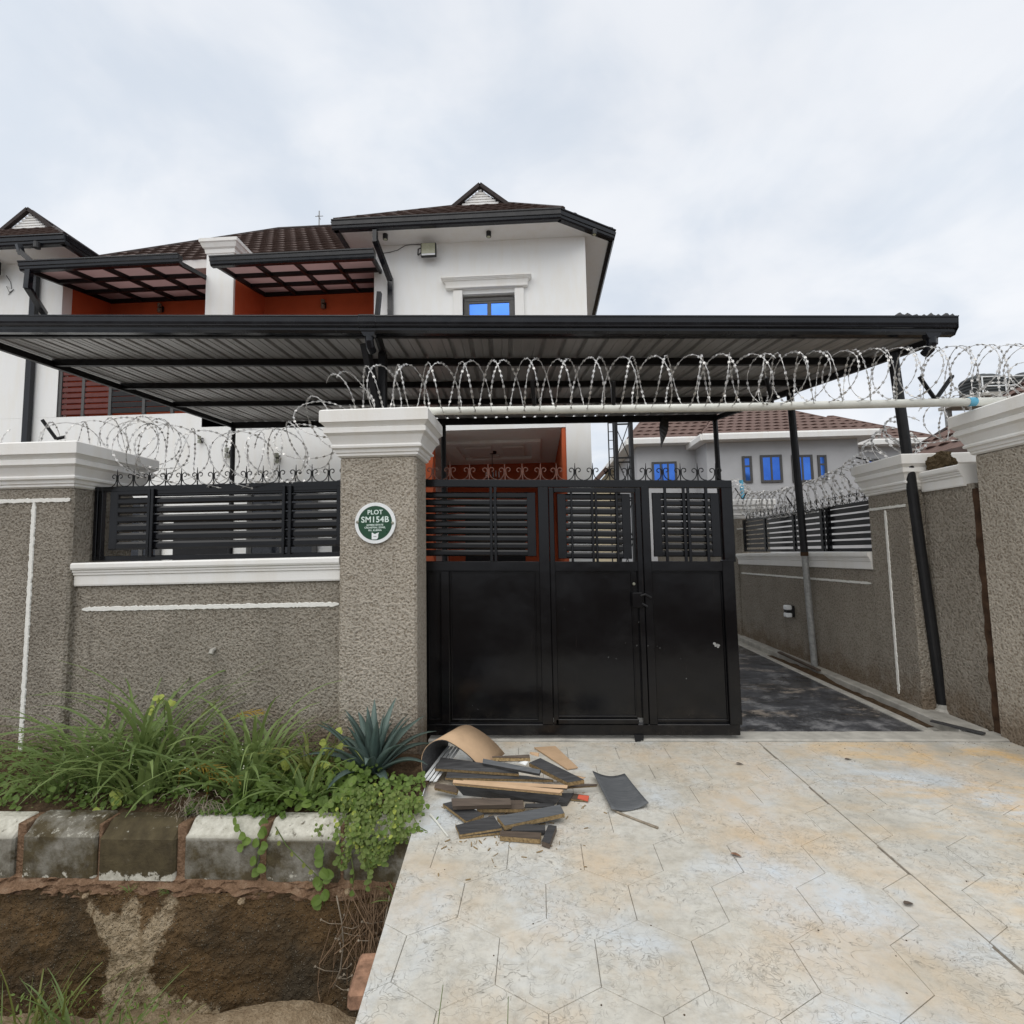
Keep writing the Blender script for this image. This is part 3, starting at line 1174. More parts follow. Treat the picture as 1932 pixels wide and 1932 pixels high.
wobble_line(m, lambda s: (Vector((3.61 + .57 * s, 9.518, 1.93)), Z1, -Y1), 40, .014, 9)
child(m, 'painted_line', MT['lineWhite'], bp)
iw2 = MB().box(3.66, 3.92, 10.12, 16.0, -.15, 2.0)
tag(iw2.build('rear_wall', MT['cast_dark']), 'plain rear stretch of boundary wall beyond the farthest pillar', 'wall')

# mud clod (old nest) on the return wall
bm = bmesh.new()
bmesh.ops.create_icosphere(bm, subdivisions=4, radius=1)
for v in bm.verts:
    d = 1 + .35 * fbm(v.co, 1.6) + .16 * fbm(v.co, 5)
    v.co = Vector((v.co.x * .075, v.co.y * .14, v.co.z * .10)) * d
me = bpy.data.meshes.new('mud_clod')
bm.to_mesh(me); bm.free()
o = bpy.data.objects.new('mud_clod', me); col.objects.link(o)
me.materials.append(MT['clod'])
o.location = (3.80, 4.98, 2.34)
tag(o, 'lumpy brown clod of mud sitting on the short return wall', 'clod')

# ================================================================== steel fences on the walls
def scroll_points(r0, side):
    """one wrought-iron scroll: foot on the rail, sweeping to the spike and curling outwards at the head"""
    pts = []
    for i in range(9):                       # lower quarter sweep
        a = PI * .5 * i / 8
        pts.append(Vector((side * (.070 - .062 * math.sin(a)), 0, .070 - .070 * math.cos(a))))
    cx, cz, rr = side * .030, .088, .0215
    for i in range(11):                      # curl
        a = PI + (1.55 * PI) * i / 10
        k = 1 - .35 * i / 10
        pts.append(Vector((cx + side * rr * k * math.cos(a), 0, cz - rr * k * math.sin(a))))
    return pts


def make_spike_mesh(mat, name='scroll_spike'):
    m = MB()
    m.tube([(0, 0, 0), (0, 0, .10), (0, 0, .152)], [.0052, .0052, .002], 5)
    for s in (-1, 1):
        m.tube(scroll_points(.02, s), .0042, 4)
    o = m.build(name, mat)
    return o


spike_black = make_spike_mesh(MT['steel'])
spike_rust = make_spike_mesh(MT['rustscroll'])


def ribbed_slat(m, x0, x1, y, z, h, d=.018):
    """pressed slat with a rounded front"""
    prof = [(-d * .2, -h / 2), (d * .55, -h / 2), (d, -h * .25), (d, h * .25), (d * .55, h / 2), (-d * .2, h / 2)]
    m.profile((x0, y, z), (x1, y, z), prof, (0, -1, 0))


FY = 4.25
FX0, FX1, FZ0, FZ1 = -3.835, -1.605, 1.562, 2.205
ff = empty('front_fence', (-2.7, FY, 1.56), 'black steel louvred fence panel on the front wall with scroll spikes', 'fence', 'fence panels')


def fchild(m, name, mat, p=ff, smooth=False):
    return child(m, name, mat, p, smooth)


fchild(MB().box(FX0, FX1, FY - .02, FY + .02, FZ1 - .045, FZ1, .003), 'top_rail', MT['black'])
fchild(MB().box(FX0, FX1, FY - .02, FY + .02, FZ0, FZ0 + .042, .003), 'bottom_rail', MT['black'])
for x in (FX0 - .005, FX0 + .038):
    fchild(MB().box(x, x + .032, FY - .022, FY + .022, FZ0 + .002, FZ1 - .002, .003), 'post', MT['black'])
for xa in (-3.345, -3.315, -2.160, -2.105):
    fchild(MB().box(xa, xa + .024, FY - .045, FY - .017, FZ0 + .03, FZ1 - .03, .003), 'post', MT['black'])
zs = [1.70 + .077 * k for k in range(7)]
for k, z in enumerate(zs):
    m = MB(); ribbed_slat(m, -3.69 if 0 < k < 6 else -3.70, -1.66 if 0 < k < 6 else -1.63, FY, z - .012, .069 if k < 4 else .061)
    fchild(m, 'slat', MT['black'])
m = MB(); ribbed_slat(m, -3.3, -1.62, FY + .002, 2.125, .03); fchild(m, 'slat', MT['black'])
for x in (-3.70, -1.70):
    fchild(MB().box(x, x + .075, FY - .021, FY + .012, 1.66, 2.165, .006), 'stile', MT['black'])
for i in range(15):
    x = FX0 + .18 + i * .1445
    s = inst(spike_black, ff, (x - ff.location.x, 0, FZ1 - ff.location.z), (0, random.uniform(-.05, .05), random.uniform(-.1, .1)))

# inner fence on the inner wall (runs in depth)
jf = empty('inner_fence', (3.74, 7.6, 1.5), 'black slatted fence panel on the inner wall beyond the open gate', 'fence', 'fence panels')
JX, JY0, JY1, JZ0, JZ1 = 3.72, 5.80, 9.45, 1.512, 2.085


def jbox(y0, y1, z0, z1, name, d=.016, dx=0.0):
    child(MB().box(JX - d + dx, JX + d + dx, y0, y1, z0, z1, .002), name, MT['black'], jf)


jbox(JY0, JY1, JZ1 - .04, JZ1, 'top_rail')
jbox(JY0, JY1, JZ0, JZ0 + .04, 'bottom_rail')
for y in (5.80, 6.72, 6.86, 7.35, 7.6, 8.55, 9.40):
    jbox(y, y + .06, JZ0 + .002, JZ1 - .002, 'post', .019, -.004)
for k in range(6):
    z = JZ0 + .075 + k * .078
    jbox(JY0 + .06, JY1 - .03, z, z + .056, 'slat', .010)
for i in range(25):
    inst(spike_black, jf, (JX - jf.location.x, JY0 + .05 + i * .1445 - jf.location.y, JZ1 - jf.location.z), (0, 0, PI / 2))

# ================================================================== sliding gate
GY = 4.45
gate = empty('sliding_gate', (.35, GY, .04), 'black steel sliding gate with wicket door, louvred upper panels and rusty scrolls', 'gate')
PXM = .001527


def gx(px, py=640):
    return at(779 + .3306 * px, 779 + .3306 * py, GY).x


def gz(py, px=75):
    z = 2.228 - (py - 382) * .001507
    k = (px - 75) / 1790.0
    return .045 + (z - .045) * (1 - .036 * k)


def gbox(px0, px1, py0, py1, name, y0=-.025, y1=.025, c=.004, mat='black', parent=None, pm=None):
    """box on the gate from photo-crop pixels, following the slight sag of the leaf"""
    pm = pm or (640 if py0 < 860 else 1340)
    x0, x1 = gx(px0, pm), gx(px1, pm)
    m = MB().box(x0, x1, GY + y0, GY + y1, 0, 1, c)
    zt0, zt1, zb0, zb1 = gz(py0, px0), gz(py0, px1), gz(py1, px0), gz(py1, px1)
    h = (zt0 - zb0)
    vv = []
    for (x, y, z) in m.v:
        s = (x - x0) / (x1 - x0)
        zt = zt0 + (zt1 - zt0) * s
        zb = zb0 + (zb1 - zb0) * s
        cc = c if h > .02 else 0
        # keep the chamfer size real
        if z < .5:
            zz = zb + (z if c > 0 else 0)
        else:
            zz = zt - (1 - z)
        vv.append((x, y, zz))
    m.v = vv
    return child(m, name, MT[mat], parent or gate)


gbox(-120, 1813, 382, 426, 'top_rail', -.03, .03, pm=400)
gbox(-120, 1300, 858, 914, 'mid_rail', -.028, .026)
gbox(1300, 1800, 855, 912, 'mid_rail', -.027, .026)
gbox(-120, 1862, 1772, 1832, 'bottom_rail', -.03, .03, pm=1800)
gbox(716, 776, 426, 1772, 'stile', -.034, .02)
gbox(1304, 1350, 420, 1772, 'stile', -.034, .02)
gbox(1757, 1818, 424, 858, 'stile', -.032, .024, pm=500)
gbox(1783, 1850, 846, 1774, 'stile', -.036, .026, pm=1340)
gbox(165, 212, 914, 1772, 'stile', -.026, .02)
# wicket door frame (its own opening leaf)
gbox(778, 806, 430, 1768, 'wicket_frame', -.040, .01)
gbox(1270, 1300, 430, 1768, 'wicket_frame', -.040, .01)
gbox(806, 1270, 430, 456, 'wicket_frame', -.040, .01)
gbox(806, 1270, 1742, 1768, 'wicket_frame', -.040, .01)
# sheet panels with raised border mouldings
for (a, b, c_, d_) in ((-110, 165, 914, 1772), (212, 716, 914, 1772), (806, 1270, 914, 1742), (1350, 1790, 912, 1772)):
    gbox(a - 34, b + 34, c_, d_, 'sheet_panel', .004, .010, 0)
for (a, b, c_, d_) in ((90, 158, 925, 1755), (218, 708, 918, 1756), (812, 1264, 918, 1738), (1366, 1782, 918, 1758)):
    for (p0, p1, q0, q1) in ((a, b, c_, c_ + 7), (a, b, d_ - 9, d_), (a, a + 7, c_ + 7, d_ - 9), (b - 7, b, c_ + 7, d_ - 9)):
        gbox(p0, p1, q0, q1, 'beading', -.010, .005, .002)


def slat_panel(px0, px1, py0, py1, n, left_open=False):
    h = (py1 - py0) / n
    for k in range(n):
        yc = py0 + h * (k + .5)
        edge = k in (0, n - 1)
        xa, xb = gx(px0 + (0 if (edge or left_open) else 40)), gx(px1 - (0 if edge else 40))
        za, zb = gz(yc, px0), gz(yc, px1)
        m = MB()
        ribbed_slat(m, xa, xb, GY + .012, 0, .054)
        m.v = [(x, y, z + za + (zb - za) * (x - xa) / (xb - xa) + .0025 * noise.noise(Vector((x * 9, k, 2)))) for x, y, z in m.v]
        child(m, 'slat', MT['black'], gate)
    gbox(px1 - 50, px1, py0 + 4, py1 - 4, 'slat_stile', -.008, .012, .003)
    if not left_open:
        gbox(px0, px0 + 50, py0 + 4, py1 - 4, 'slat_stile', -.008, .012, .003)


slat_panel(-110, 702, 452, 832, 9, True)
slat_panel(826, 1244, 458, 846, 9)
slat_panel(1370, 1752, 452, 832, 9)
for px in (441, 465):
    gbox(px, px + 15, 424, 860, 'bar', -.030, -.009, .002)
for px in (900, 1018, 1040, 1158):
    gbox(px, px + 13, 450, 860, 'bar', -.030, -.009, .002)
for px in (1434, 1540, 1566, 1668):
    gbox(px, px + 15, 424, 858, 'bar', -.030, -.009, .002)
# lock, bolt eye, wheel bracket, patch
lk = gbox(1256, 1316, 1034, 1118, 'lock_box', -.060, -.036, .004)
m = MB().tube([(gx(1293, 1050), GY - .065, gz(1050, 1300)), (gx(1316, 1050), GY - .075, gz(1042, 1300)), (gx(1350, 1050), GY - .066, gz(1062, 1300))], .009, 8)
m.tube([(gx(1300, 1100), GY - .062, gz(1095, 1300)), (gx(1330, 1100), GY - .066, gz(1112, 1300))], .008, 8)
child(m, 'bolt', MT['steel'], gate)
m = MB().lathe((gx(1260, 986), GY - .012, gz(986, 1260)), [(.014, 0), (.014, -.012), (.009, -.018)], 12, 'Y')
child(m, 'key_cylinder', MT['screw'], gate)
m = MB()
a, b, c_, d_ = gx(1258, 1850), gx(1312, 1850), gz(1832, 1285), gz(1885, 1285)
m.slab([(a, GY - .045, c_ + .01), (b, GY - .045, c_ + .01), (b - .005, GY - .045, d_ + .02), (b - .02, GY - .045, d_), (a + .02, GY - .045, d_), (a + .006, GY - .045, d_ + .03)], (0, .012, 0))
child(m, 'drop_bolt_plate', MT['steel'], gate)
m = MB()
for k in range(8):
    x, z = gx(1735, 1335) + random.uniform(-.025, .02), gz(1335, 1735) + random.uniform(-.02, .02)
    r = random.uniform(.006, .014)
    m.poly([(x + r * random.uniform(.7, 1.2) * math.cos(q), GY + .0035 - .0004 * k, z + r * .8 * math.sin(q)) for q in [0, 1, 2, 3, 4, 5]])
child(m, 'bare_metal_patch', MT['galvpole'], gate, fix=False)
m = MB()
q_ = random.Random(12)
for (px, py, n_) in ((930, 1115, 1), (1310, 1290, 5), (1150, 1340, 3), (1450, 1612, 2), (1500, 1500, 3), (350, 1720, 2)):
    for k in range(n_):
        x, z = gx(px + q_.gauss(0, 45), py), gz(py + q_.gauss(0, 70), px)
        r = q_.uniform(.0007, .0020)
        m.poly([(x + r * math.cos(a), GY - .0365 if abs(px - 1310) < 20 else GY + .0032, z + r * q_.uniform(.6, 1.5) * math.sin(a)) for a in (0, 1.2, 2.4, 3.6, 4.8)])
o = child(m, 'paint_specks', MT['signwhite'], gate, fix=False)
o['kind'] = 'stuff'
for px in (0, 112, 212, 322, 432, 527, 627, 727, 822, 925, 1025, 1125, 1228, 1328, 1428, 1528, 1628, 1728):
    src = spike_rust if px < 850 else spike_black
    inst(src, gate, (gx(px, 380) - gate.location.x, random.uniform(-.004, .004), gz(382, px) - gate.location.z), (0, random.uniform(-.04, .04), 0), (1.03, 1, 1.0))
for o in (spike_black, spike_rust):
    bpy.data.objects.remove(o)

# ================================================================== round plot sign
sc_ = at(709, 987, FRONT)
sign = empty('plot_sign', (sc_.x, FRONT - .004, sc_.z), 'round green plot sign with white rim and lettering on the tall gate pillar', 'sign')


def schild(m, name, mat, smooth=False):
    o = m.build(name, mat, sign, smooth)
    return o


SR = .1655
schild(MB().lathe((0, 0, 0), [(SR, 0), (SR, -.012), (SR - .002, -.014), (SR * .835, -.014)], 64, 'Y'), 'rim', MT['signwhite'])
schild(MB().lathe((0, -.0145, 0), [(SR * .832, 0), (SR * .832, -.001)], 64, 'Y'), 'disc', MT['green'])


def letters(txt, size, z, off):
    cu = bpy.data.curves.new('lettering', 'FONT')
    cu.body = txt
    cu.size = size
    cu.align_x = 'CENTER'
    cu.align_y = 'CENTER'
    cu.extrude = .0006
    cu.offset = off
    cu.space_character = 1.05
    tmp = bpy.data.objects.new('lettering_curve', cu)
    col.objects.link(tmp)
    bpy.context.view_layer.update()
    me = bpy.data.meshes.new_from_object(tmp.evaluated_get(bpy.context.evaluated_depsgraph_get()))
    bpy.data.objects.remove(tmp)
    me.materials.clear()
    me.materials.append(MT['mint'])
    o = bpy.data.objects.new('lettering', me)
    col.objects.link(o)
    o.parent = sign
    o.location = (0, -.0165, z)
    o.rotation_euler = (PI / 2, 0, 0)
    return o


letters('PLOT', .050, .085, .0009)
letters('SM154B', .066, .026, .0011)
letters('JAMBRE ESTATE', .0185, -.016, .0005)
letters('CADASTRAL ZONE,', .0185, -.037, .0005)
letters('F01, KUBWA', .0185, -.059, .0005)
em = MB().slab([(-.026, -.0158, -.078), (-.022, -.0158, -.076), (-.004, -.0158, -.088), (.003, -.0158, -.088), (.018, -.0158, -.080), (.033, -.0158, -.076), (.030, -.0158, -.086), (.026, -.0158, -.092), (.026, -.0158, -.115), (.020, -.0158, -.126), (.012, -.0158, -.131), (-.026, -.0158, -.131)], (0, -.0012, 0))
e_ = schild(em, 'emblem', MT['signwhite'])
m = MB().box(-.012, .012, -.0176, -.0171, -.111, -.106)
schild(m, 'emblem_mark', MT['galvpole'])
for s in (-1, 1):
    schild(MB().lathe((s * SR * .86, -.0142, .004 - .006 * s), [(.012, 0), (.012, -.003), (.007, -.006)], 12, 'Y'), 'screw', MT['screw'])

# ================================================================== carport
cpt = empty('carport', (-.8, 7, 0), 'dark steel carport with corrugated sheet roof and long charcoal gutter over the gate', 'carport')
CFL, CFR = Vector((-5.95, 4.92, 4.00)), Vector((3.95, 4.92, 3.60))       # roof sheet corners (underside)
CBL, CBR = Vector((-5.62, 9.05, 4.06)), Vector((3.20, 9.05, 3.93))


def croof(s, t):
    return CFL.lerp(CFR, s).lerp(CBL.lerp(CBR, s), t)


# corrugated sheets, each lapping its neighbour
NS = 10
for k in range(NS):
    s0, s1 = k / NS - .004, (k + 1) / NS + .004
    m = MB()
    vs, fs = [], []
    ribs = 5
    prof = []
    for r in range(ribs):
        a = r / ribs
        w = 1 / ribs
        prof += [(a, 0), (a + w * .34, 0), (a + w * .36, .006), (a + w * .40, .006), (a + w * .42, 0), (a + w * .70, 0), (a + w * .75, .036), (a + w * .91, .036), (a + w * .96, 0)]
    prof.append((1, 0))
    rows = 9
    dz = .0012 * (k % 2) + random.uniform(0, .001)
    for j in range(rows):
        t = j / (rows - 1)
        for (a, h) in prof:
            p = croof(s0 + (s1 - s0) * a, t)
            vs.append((p.x, p.y - (.04 if j == 0 else 0), p.z + h + dz + .006 * noise.noise(Vector((p.x * 1.5, p.y * 1.2, 0)))))
    n = len(prof)
    for j in range(rows - 1):
        for i in range(n - 1):
            a = j * n + i
            fs.append((a, a + 1, a + n + 1, a + n))
    m.add(vs, fs)
    o = child(m, 'roof_sheet', MT['sheet'], cpt, fix=False)
    so = o.modifiers.new('thick', 'SOLIDIFY')
    so.thickness = .0016
    so.offset = 1
# purlins, edge rafters, beams
for t, h in ((.02, .035), (.205, .075), (.43, .075), (.655, .075), (.985, .11)):
    p, q = croof(0.005, t), croof(.995, t)
    dn = Vector((0, 0, -h / 2 - .006))
    child(MB().bar(p + dn, q + dn, .05, h), 'purlin', MT['steel'], cpt)
for s in (.006, .994):
    p, q = croof(s, .02), croof(s, .98)
    hh = .075 if s != .335 else .06
    dn = Vector((0, 0, -.030 - hh / 2))
    child(MB().bar(p + dn, q + dn, .05, hh), 'rafter', MT['steel'], cpt)
# posts
c1b, c1t = Vector((3.765, 5.14, 0)), Vector((3.56, 5.14, 3.47))
child(MB().tube([c1b, c1t], .045, 14), 'post', MT['steel'], cpt)
child(MB().lathe((3.765, 5.14, -.01), [(.075, 0), (.075, .02), (.052, .05), (.05, .09)], 12), 'post_foot', MT['plainconc'], cpt)
c2b, c2t = Vector((3.575, 7.03, 0)), Vector((3.475, 7.03, 3.72))
mid = c2b.lerp(c2t, .40)
child(MB().tube([c2b, mid], .040, 12), 'post', MT['galvpole'], cpt)
child(MB().tube([mid, c2t], .046, 12), 'post', MT['steel'], cpt)
child(MB().tube([mid - Vector((0, 0, .03)), mid + Vector((0, 0, .02))], .048, 12), 'rust_ring', MT['rust'], cpt)
child(MB().tube([(3.20, 9.02, 0), (3.15, 9.02, 3.84)], .042, 10), 'post', MT['steel'], cpt)
child(MB().tube([(-5.56, 9.0, 0), (-5.56, 9.0, 3.96)], .042, 10), 'post', MT['steel'], cpt)
pc = at(722, 770, 5.25)
child(MB().box(pc.x - .04, pc.x + .04, 5.21, 5.29, 0, 3.72, .004), 'post', MT['steel'], cpt)
pd = at(838, 860, 8.97)
child(MB().tube([(pd.x, 8.97, 0), (pd.x - .01, 8.97, 3.90)], .046, 10), 'post', MT['steel'], cpt)
# front fascia beam behind the gutter
a, b = croof(0.0, 0) + Vector((0, -.048, .02)), croof(1.0, 0) + Vector((-.10, -.048, .02))
child(MB().bar(a, b, .010, .07), 'fascia', MT['steel'], cpt)
# gutter: stepped ogee profile
GUT = [(0, -.085), (.055, -.085), (.075, -.062), (.078, -.040), (.098, -.034), (.102, -.022), (.098, -.016), (.106, .010), (.110, .055), (.118, .060), (.118, .072), (.104, .072), (.098, .02), (.085, -.02), (.06, -.07), (.01, -.07), (.01, .05), (0, .05)]
ga, gb = at(-190, 612, 4.86), at(1790, 620, 4.86)
ga = Vector((ga.x, 4.86, at(0, 616, 4.86).z - (at(1800, 620, 4.86).z - at(0, 616, 4.86).z) / (at(1800, 620, 4.86).x - at(0, 616, 4.86).x) * (at(0, 616, 4.86).x - ga.x)))
cut = at(700, 610, 4.86)
gz_ = lambda x: ga.z + (gb.z - ga.z) * (x - ga.x) / (gb.x - ga.x)
for (x0, x1) in ((ga.x, cut.x - .09), (cut.x - .088, cut.x + .075), (cut.x + .077, at(1490, 600, 4.86).x), (at(1490, 600, 4.86).x + .002, gb.x)):
    sc2 = 1.06 if x1 - x0 < .3 else 1.0
    m = MB().profile((x0, 4.86, gz_(x0)), (x1, 4.86, gz_(x1)), [(a * sc2 + (.0 if sc2 == 1 else -.003), b * sc2) for a, b in GUT], (0, -1, 0))
    gt = child(m, 'gutter', MT['gutter'], cpt)
for xx in (ga.x + .01, gb.x):
    m = MB().slab([(xx, 4.86 - o_, gz_(xx) + u_) for o_, u_ in ((0, -.088), (.058, -.088), (.08, -.06), (.106, -.034), (.112, .058), (.12, .074), (0, .074))], (.006, 0, 0))
    child(m, 'gutter_end', MT['gutter'], cpt)


def outlet(x, tail):
    z = gz_(x) - .085
    m = MB()
    m.add([(x - .075, 4.79, z + .02), (x + .075, 4.79, z + .02), (x + .075, 4.86, z + .02), (x - .075, 4.86, z + .02), (x - .045, 4.795, z - .03), (x + .045, 4.795, z - .03), (x + .045, 4.86, z - .03), (x - .045, 4.86, z - .03)],
          [(0, 1, 2, 3), (4, 5, 6, 7), (0, 1, 5, 4), (1, 2, 6, 5), (2, 3, 7, 6), (3, 0, 4, 7)])
    m.tube([(x, 4.83, z - .02), (x, 4.83, z - .07), (x + tail * .4, 4.85, z - .12), (x + tail, 4.90, z - .15)], [.043, .043, .043, .041], 12)
    return child(m, 'outlet', MT['gutter'], cpt)


outlet(cut.x - .005, .01)
outlet(at(1752, 640, 4.86).x, -.02)
# diagonal strut and swan neck at the middle post
s0 = at(688, 648, 4.98); s1 = at(718, 705, 5.22)
child(MB().bar(s0, s1 + Vector((.0, 0, -.45)), .07, .07), 'strut', MT['steel'], cpt)
s0 = at(712, 632, 5.0); s1 = at(722, 665, 5.25)
child(MB().tube([s0, s1, s1 + Vector((0, 0, -.8))], .04, 8), 'downpipe', MT['steel'], cpt)
# torn felt and lapped sheet ends on the roof edge
m = MB()
vs, fs = [], []
for i in range(26):
    u = 1690 + 4.5 * i
    p = at(u, 598, 4.84)
    hgt = .045 + .075 * abs(noise.noise(Vector((i * .7, 0, 0)))) + .012 * (i % 3 == 0)
    zb = gz_(p.x) + .066
    for (y, z) in ((4.80, zb), (4.84, zb + hgt), (4.95, zb + hgt * .8 + .01), (5.02, zb + .0)):
        vs.append((p.x, y, z + .006 * noise.noise(Vector((i * 1.3, y * 9, 0)))))
for i in range(25):
    for k in range(3):
        a = i * 4 + k
        fs.append((a, a + 1, a + 5, a + 4))
m.add(vs, fs)
child(m, 'roofing_felt', MT['plastic'], cpt, fix=False)
m = MB()
for u in (1570, 1612, 1652):
    p = at(u, 596, 4.86)
    m.tube([(p.x - .03, 4.86, gz_(p.x) + .068), (p.x - .01, 4.86, gz_(p.x) + .105), (p.x + .02, 4.86, gz_(p.x) + .105), (p.x + .05, 4.86, gz_(p.x) + .068)], .008, 6)
child(m, 'sheet_rib_end', MT['sheet'], cpt)
p = at(752, 586, 5.3)
m = MB()
for k in range(7):
    m.box(p.x - .12 + .035 * k, p.x - .08 + .035 * k + .02, 5.25, 5.40, 3.93 + .002 * k, 3.985 + .014 * math.sin(k * 2.2), .006)
tag(m.build('felt_scrap', MT['plastic']), 'crumpled black felt lying on the carport roof by the balcony downpipe', 'scrap')
p, q = at(706, 590, 5.6), at(716, 552, 5.6)
m = MB().bar((p.x, 5.6, 3.93), (q.x, 5.6, q.z), .06, .045)
tag(m.build('timber_prop', MT['steel']), 'dark stub of timber leaning above the carport roof', 'timber')
# strip of torn felt hanging under the rear beam
m = MB()
vs, fs = [], []
for i in range(9):
    s = i / 8
    p = at(1255 - 8 * s, 786 + 54 * s, 8.95)
    w = .055 + .06 * math.sin(PI * min(1, s * 1.1))
    a = .9 * s + .3
    vs += [(p.x - w * math.cos(a), 8.95 - w * math.sin(a), p.z), (p.x + w * math.cos(a), 8.95 + w * math.sin(a), p.z - .03)]
for i in range(8):
    fs.append((2 * i, 2 * i + 1, 2 * i + 3, 2 * i + 2))
m.add(vs, fs)
o = m.build('hanging_felt', MT['plastic'], fix=False)
so = o.modifiers.new('thick', 'SOLIDIFY'); so.thickness = .004
tag(o, 'torn strip of dark felt hanging from the carport beam', 'strip')

# ================================================================== white pipe, brackets, razor wire
pp = [Vector((-.90, 4.26, at(805, 776, 4.26).z)), at(1200, 772, 4.28), at(1500, 769, 4.30), at(1895, 757, 4.34)]
pa, pb = pp[0], Vector((3.86, 4.34, pp[3].z))
pm1 = pa.lerp(pb, .5) + Vector((0, 0, -.012))
white_pipe = empty('white_pipe', tuple(pa), 'long white pipe carried from the tall gate pillar across the driveway', 'pipe')
child(MB().tube([pa + Vector((-.05, 0, 0)), pa, pm1, pb], .034, 16), 'tube', MT['pipe'], white_pipe, True)
pj = pa.lerp(pb, .945)
child(MB().tube([pj - Vector((.03, 0, 0)), pj + Vector((.03, 0, 0))], .0365, 16), 'blue_socket', MT['bluepvc'], white_pipe)


def pipe_z(x):
    s = (x - pa.x) / (pb.x - pa.x)
    return (pa.lerp(pm1, s * 2) if s < .5 else pm1.lerp(pb, s * 2 - 1)).z + .034


def bracket(u, v, Y, lo, hi, label):
    c = at(u, v, Y)
    z0 = pipe_z(c.x) if Y < 4.5 else c.z
    b = empty('wire_bracket', (c.x, Y, z0), label, 'bracket', 'black V brackets holding the razor wire')
    for (dx, dy, dz) in (lo, hi):
        m = MB().bar((0, 0, -.01), (dx, dy, dz), .032, .010, (0, 1, 0)).bar((0, 0, -.012), (dx, dy, dz - .002), .008, .030, (0, 1, 0))
        m.build('arm', MT['steel'], b)
    return b


bracket(1765, 755, 4.33, (-.15, -.05, .175), (.20, .06, .21), 'wide black V bracket on the white pipe past the carport post')
bracket(1457, 762, 4.30, (-.09, -.12, .17), (.04, .14, .18), 'narrow black V bracket in the middle of the white pipe')
bracket(1158, 768, 4.28, (-.01, -.10, .17), (.01, .12, .19), 'upright black bracket on the white pipe above the wicket door')
bracket(1008, 770, 4.27, (-.012, -.10, .19), (.0, .12, .12), 'upright black bracket on the white pipe near the tall pillar')
b = bracket(106, 826, 4.9, (-.16, 0, .19), (.05, .05, .02), 'black wire bracket sticking up behind the corner pillar cap')


def coil(name, label, path, r, pitch, shear=0.0, both=True, jit=.12, seed=1, wr=.0026, barb=.010, step=.022, gap=.042, phase=0.0):
    """concertina razor wire: two crossing helices round a path, with barbs"""
    root = empty(name, tuple(path[0]), label, 'razor wire', 'razor wire coils')
    rng = random.Random(seed)
    P = [Vector(p) for p in path]
    seg = [(P[i + 1] - P[i]).length for i in range(len(P) - 1)]
    L = sum(seg)

    def on(s):
        d = s * L
        for i, l in enumerate(seg):
            if d <= l or i == len(seg) - 1:
                f = d / l
                f = max(0, min(1.0, f))
                # smooth through the corners
                return P[i].lerp(P[i + 1], f), (P[i + 1] - P[i]).normalized()
            d -= l
    barbs = MB()
    for hand in ((1, -1) if both else (1,)):
        turns = L / pitch
        n = int(turns * 2 * PI * r / step)
        pts = []
        for i in range(n + 1):
            s = i / n
            c, t = on(s)
            # blend tangents near corners
            c2, t2 = on(min(1, s + .02)); c0, t0 = on(max(0, s - .02))
            t = (c2 - c0).normalized() if (c2 - c0).length > 1e-6 else t
            c = (c0 + c + c2) / 3
            side = t.cross(Z1)
            side = side.normalized() if side.length > .1 else Y1
            up = side.cross(t).normalized()
            shr = shear if hand > 0 else -shear
            a = hand * (2 * PI * turns * s) + phase + hand * .6
            rr = r * (1 + jit * noise.noise(Vector((s * turns * .8, seed, 0))))
            wob = pitch * .28 * noise.noise(Vector((s * turns * .6, seed + 9, 0)))
            p = c + side * math.cos(a) * rr * .9 + up * math.sin(a) * rr + t * (shr * r * math.cos(a) + wob)
            pts.append(p)
        m = MB().tube(pts, wr, 4)
        o = m.build('wire', MT['galv'], root, True, False)
        o.location = -Vector(path[0])
        acc = 0
        for i in range(1, len(pts)):
            d = (pts[i] - pts[i - 1])
            acc += d.length
            if acc > gap:
                acc = 0
                t = d.normalized()
                w = Vector((rng.uniform(-1, 1), rng.uniform(-1, 1), rng.uniform(-1, 1)))
                w = (w - t * w.dot(t)).normalized()
                n2 = t.cross(w) * .0016
                c = pts[i]
                q = [c + t * barb * 1.1 + w * barb * .75, c + t * barb * .35, c + t * barb * 1.1 - w * barb * .75, c - t * barb * 1.1 - w * barb * .75, c - t * barb * .35, c - t * barb * 1.1 + w * barb * .75]
                q2 = [c + t * barb * .4 + w * .002, c + t * barb * .4 - w * .002]
                barbs.add([x + n2 for x in (q[0], q[1], q[2], q[3], q[4], q[5])] + [x - n2 for x in (q[0], q[1], q[2], q[3], q[4], q[5])],
                          [(0, 1, 4, 5), (1, 2, 3, 4), (11, 10, 7, 6), (10, 9, 8, 7), (0, 6, 7, 1), (1, 7, 8, 2), (2, 8, 9, 3), (3, 9, 10, 4), (4, 10, 11, 5), (5, 11, 6, 0)])
    o = barbs.build('barbs', MT['galv'], root, False, False)
    o.location = -Vector(path[0])
    o['kind'] = 'stuff'
    return root


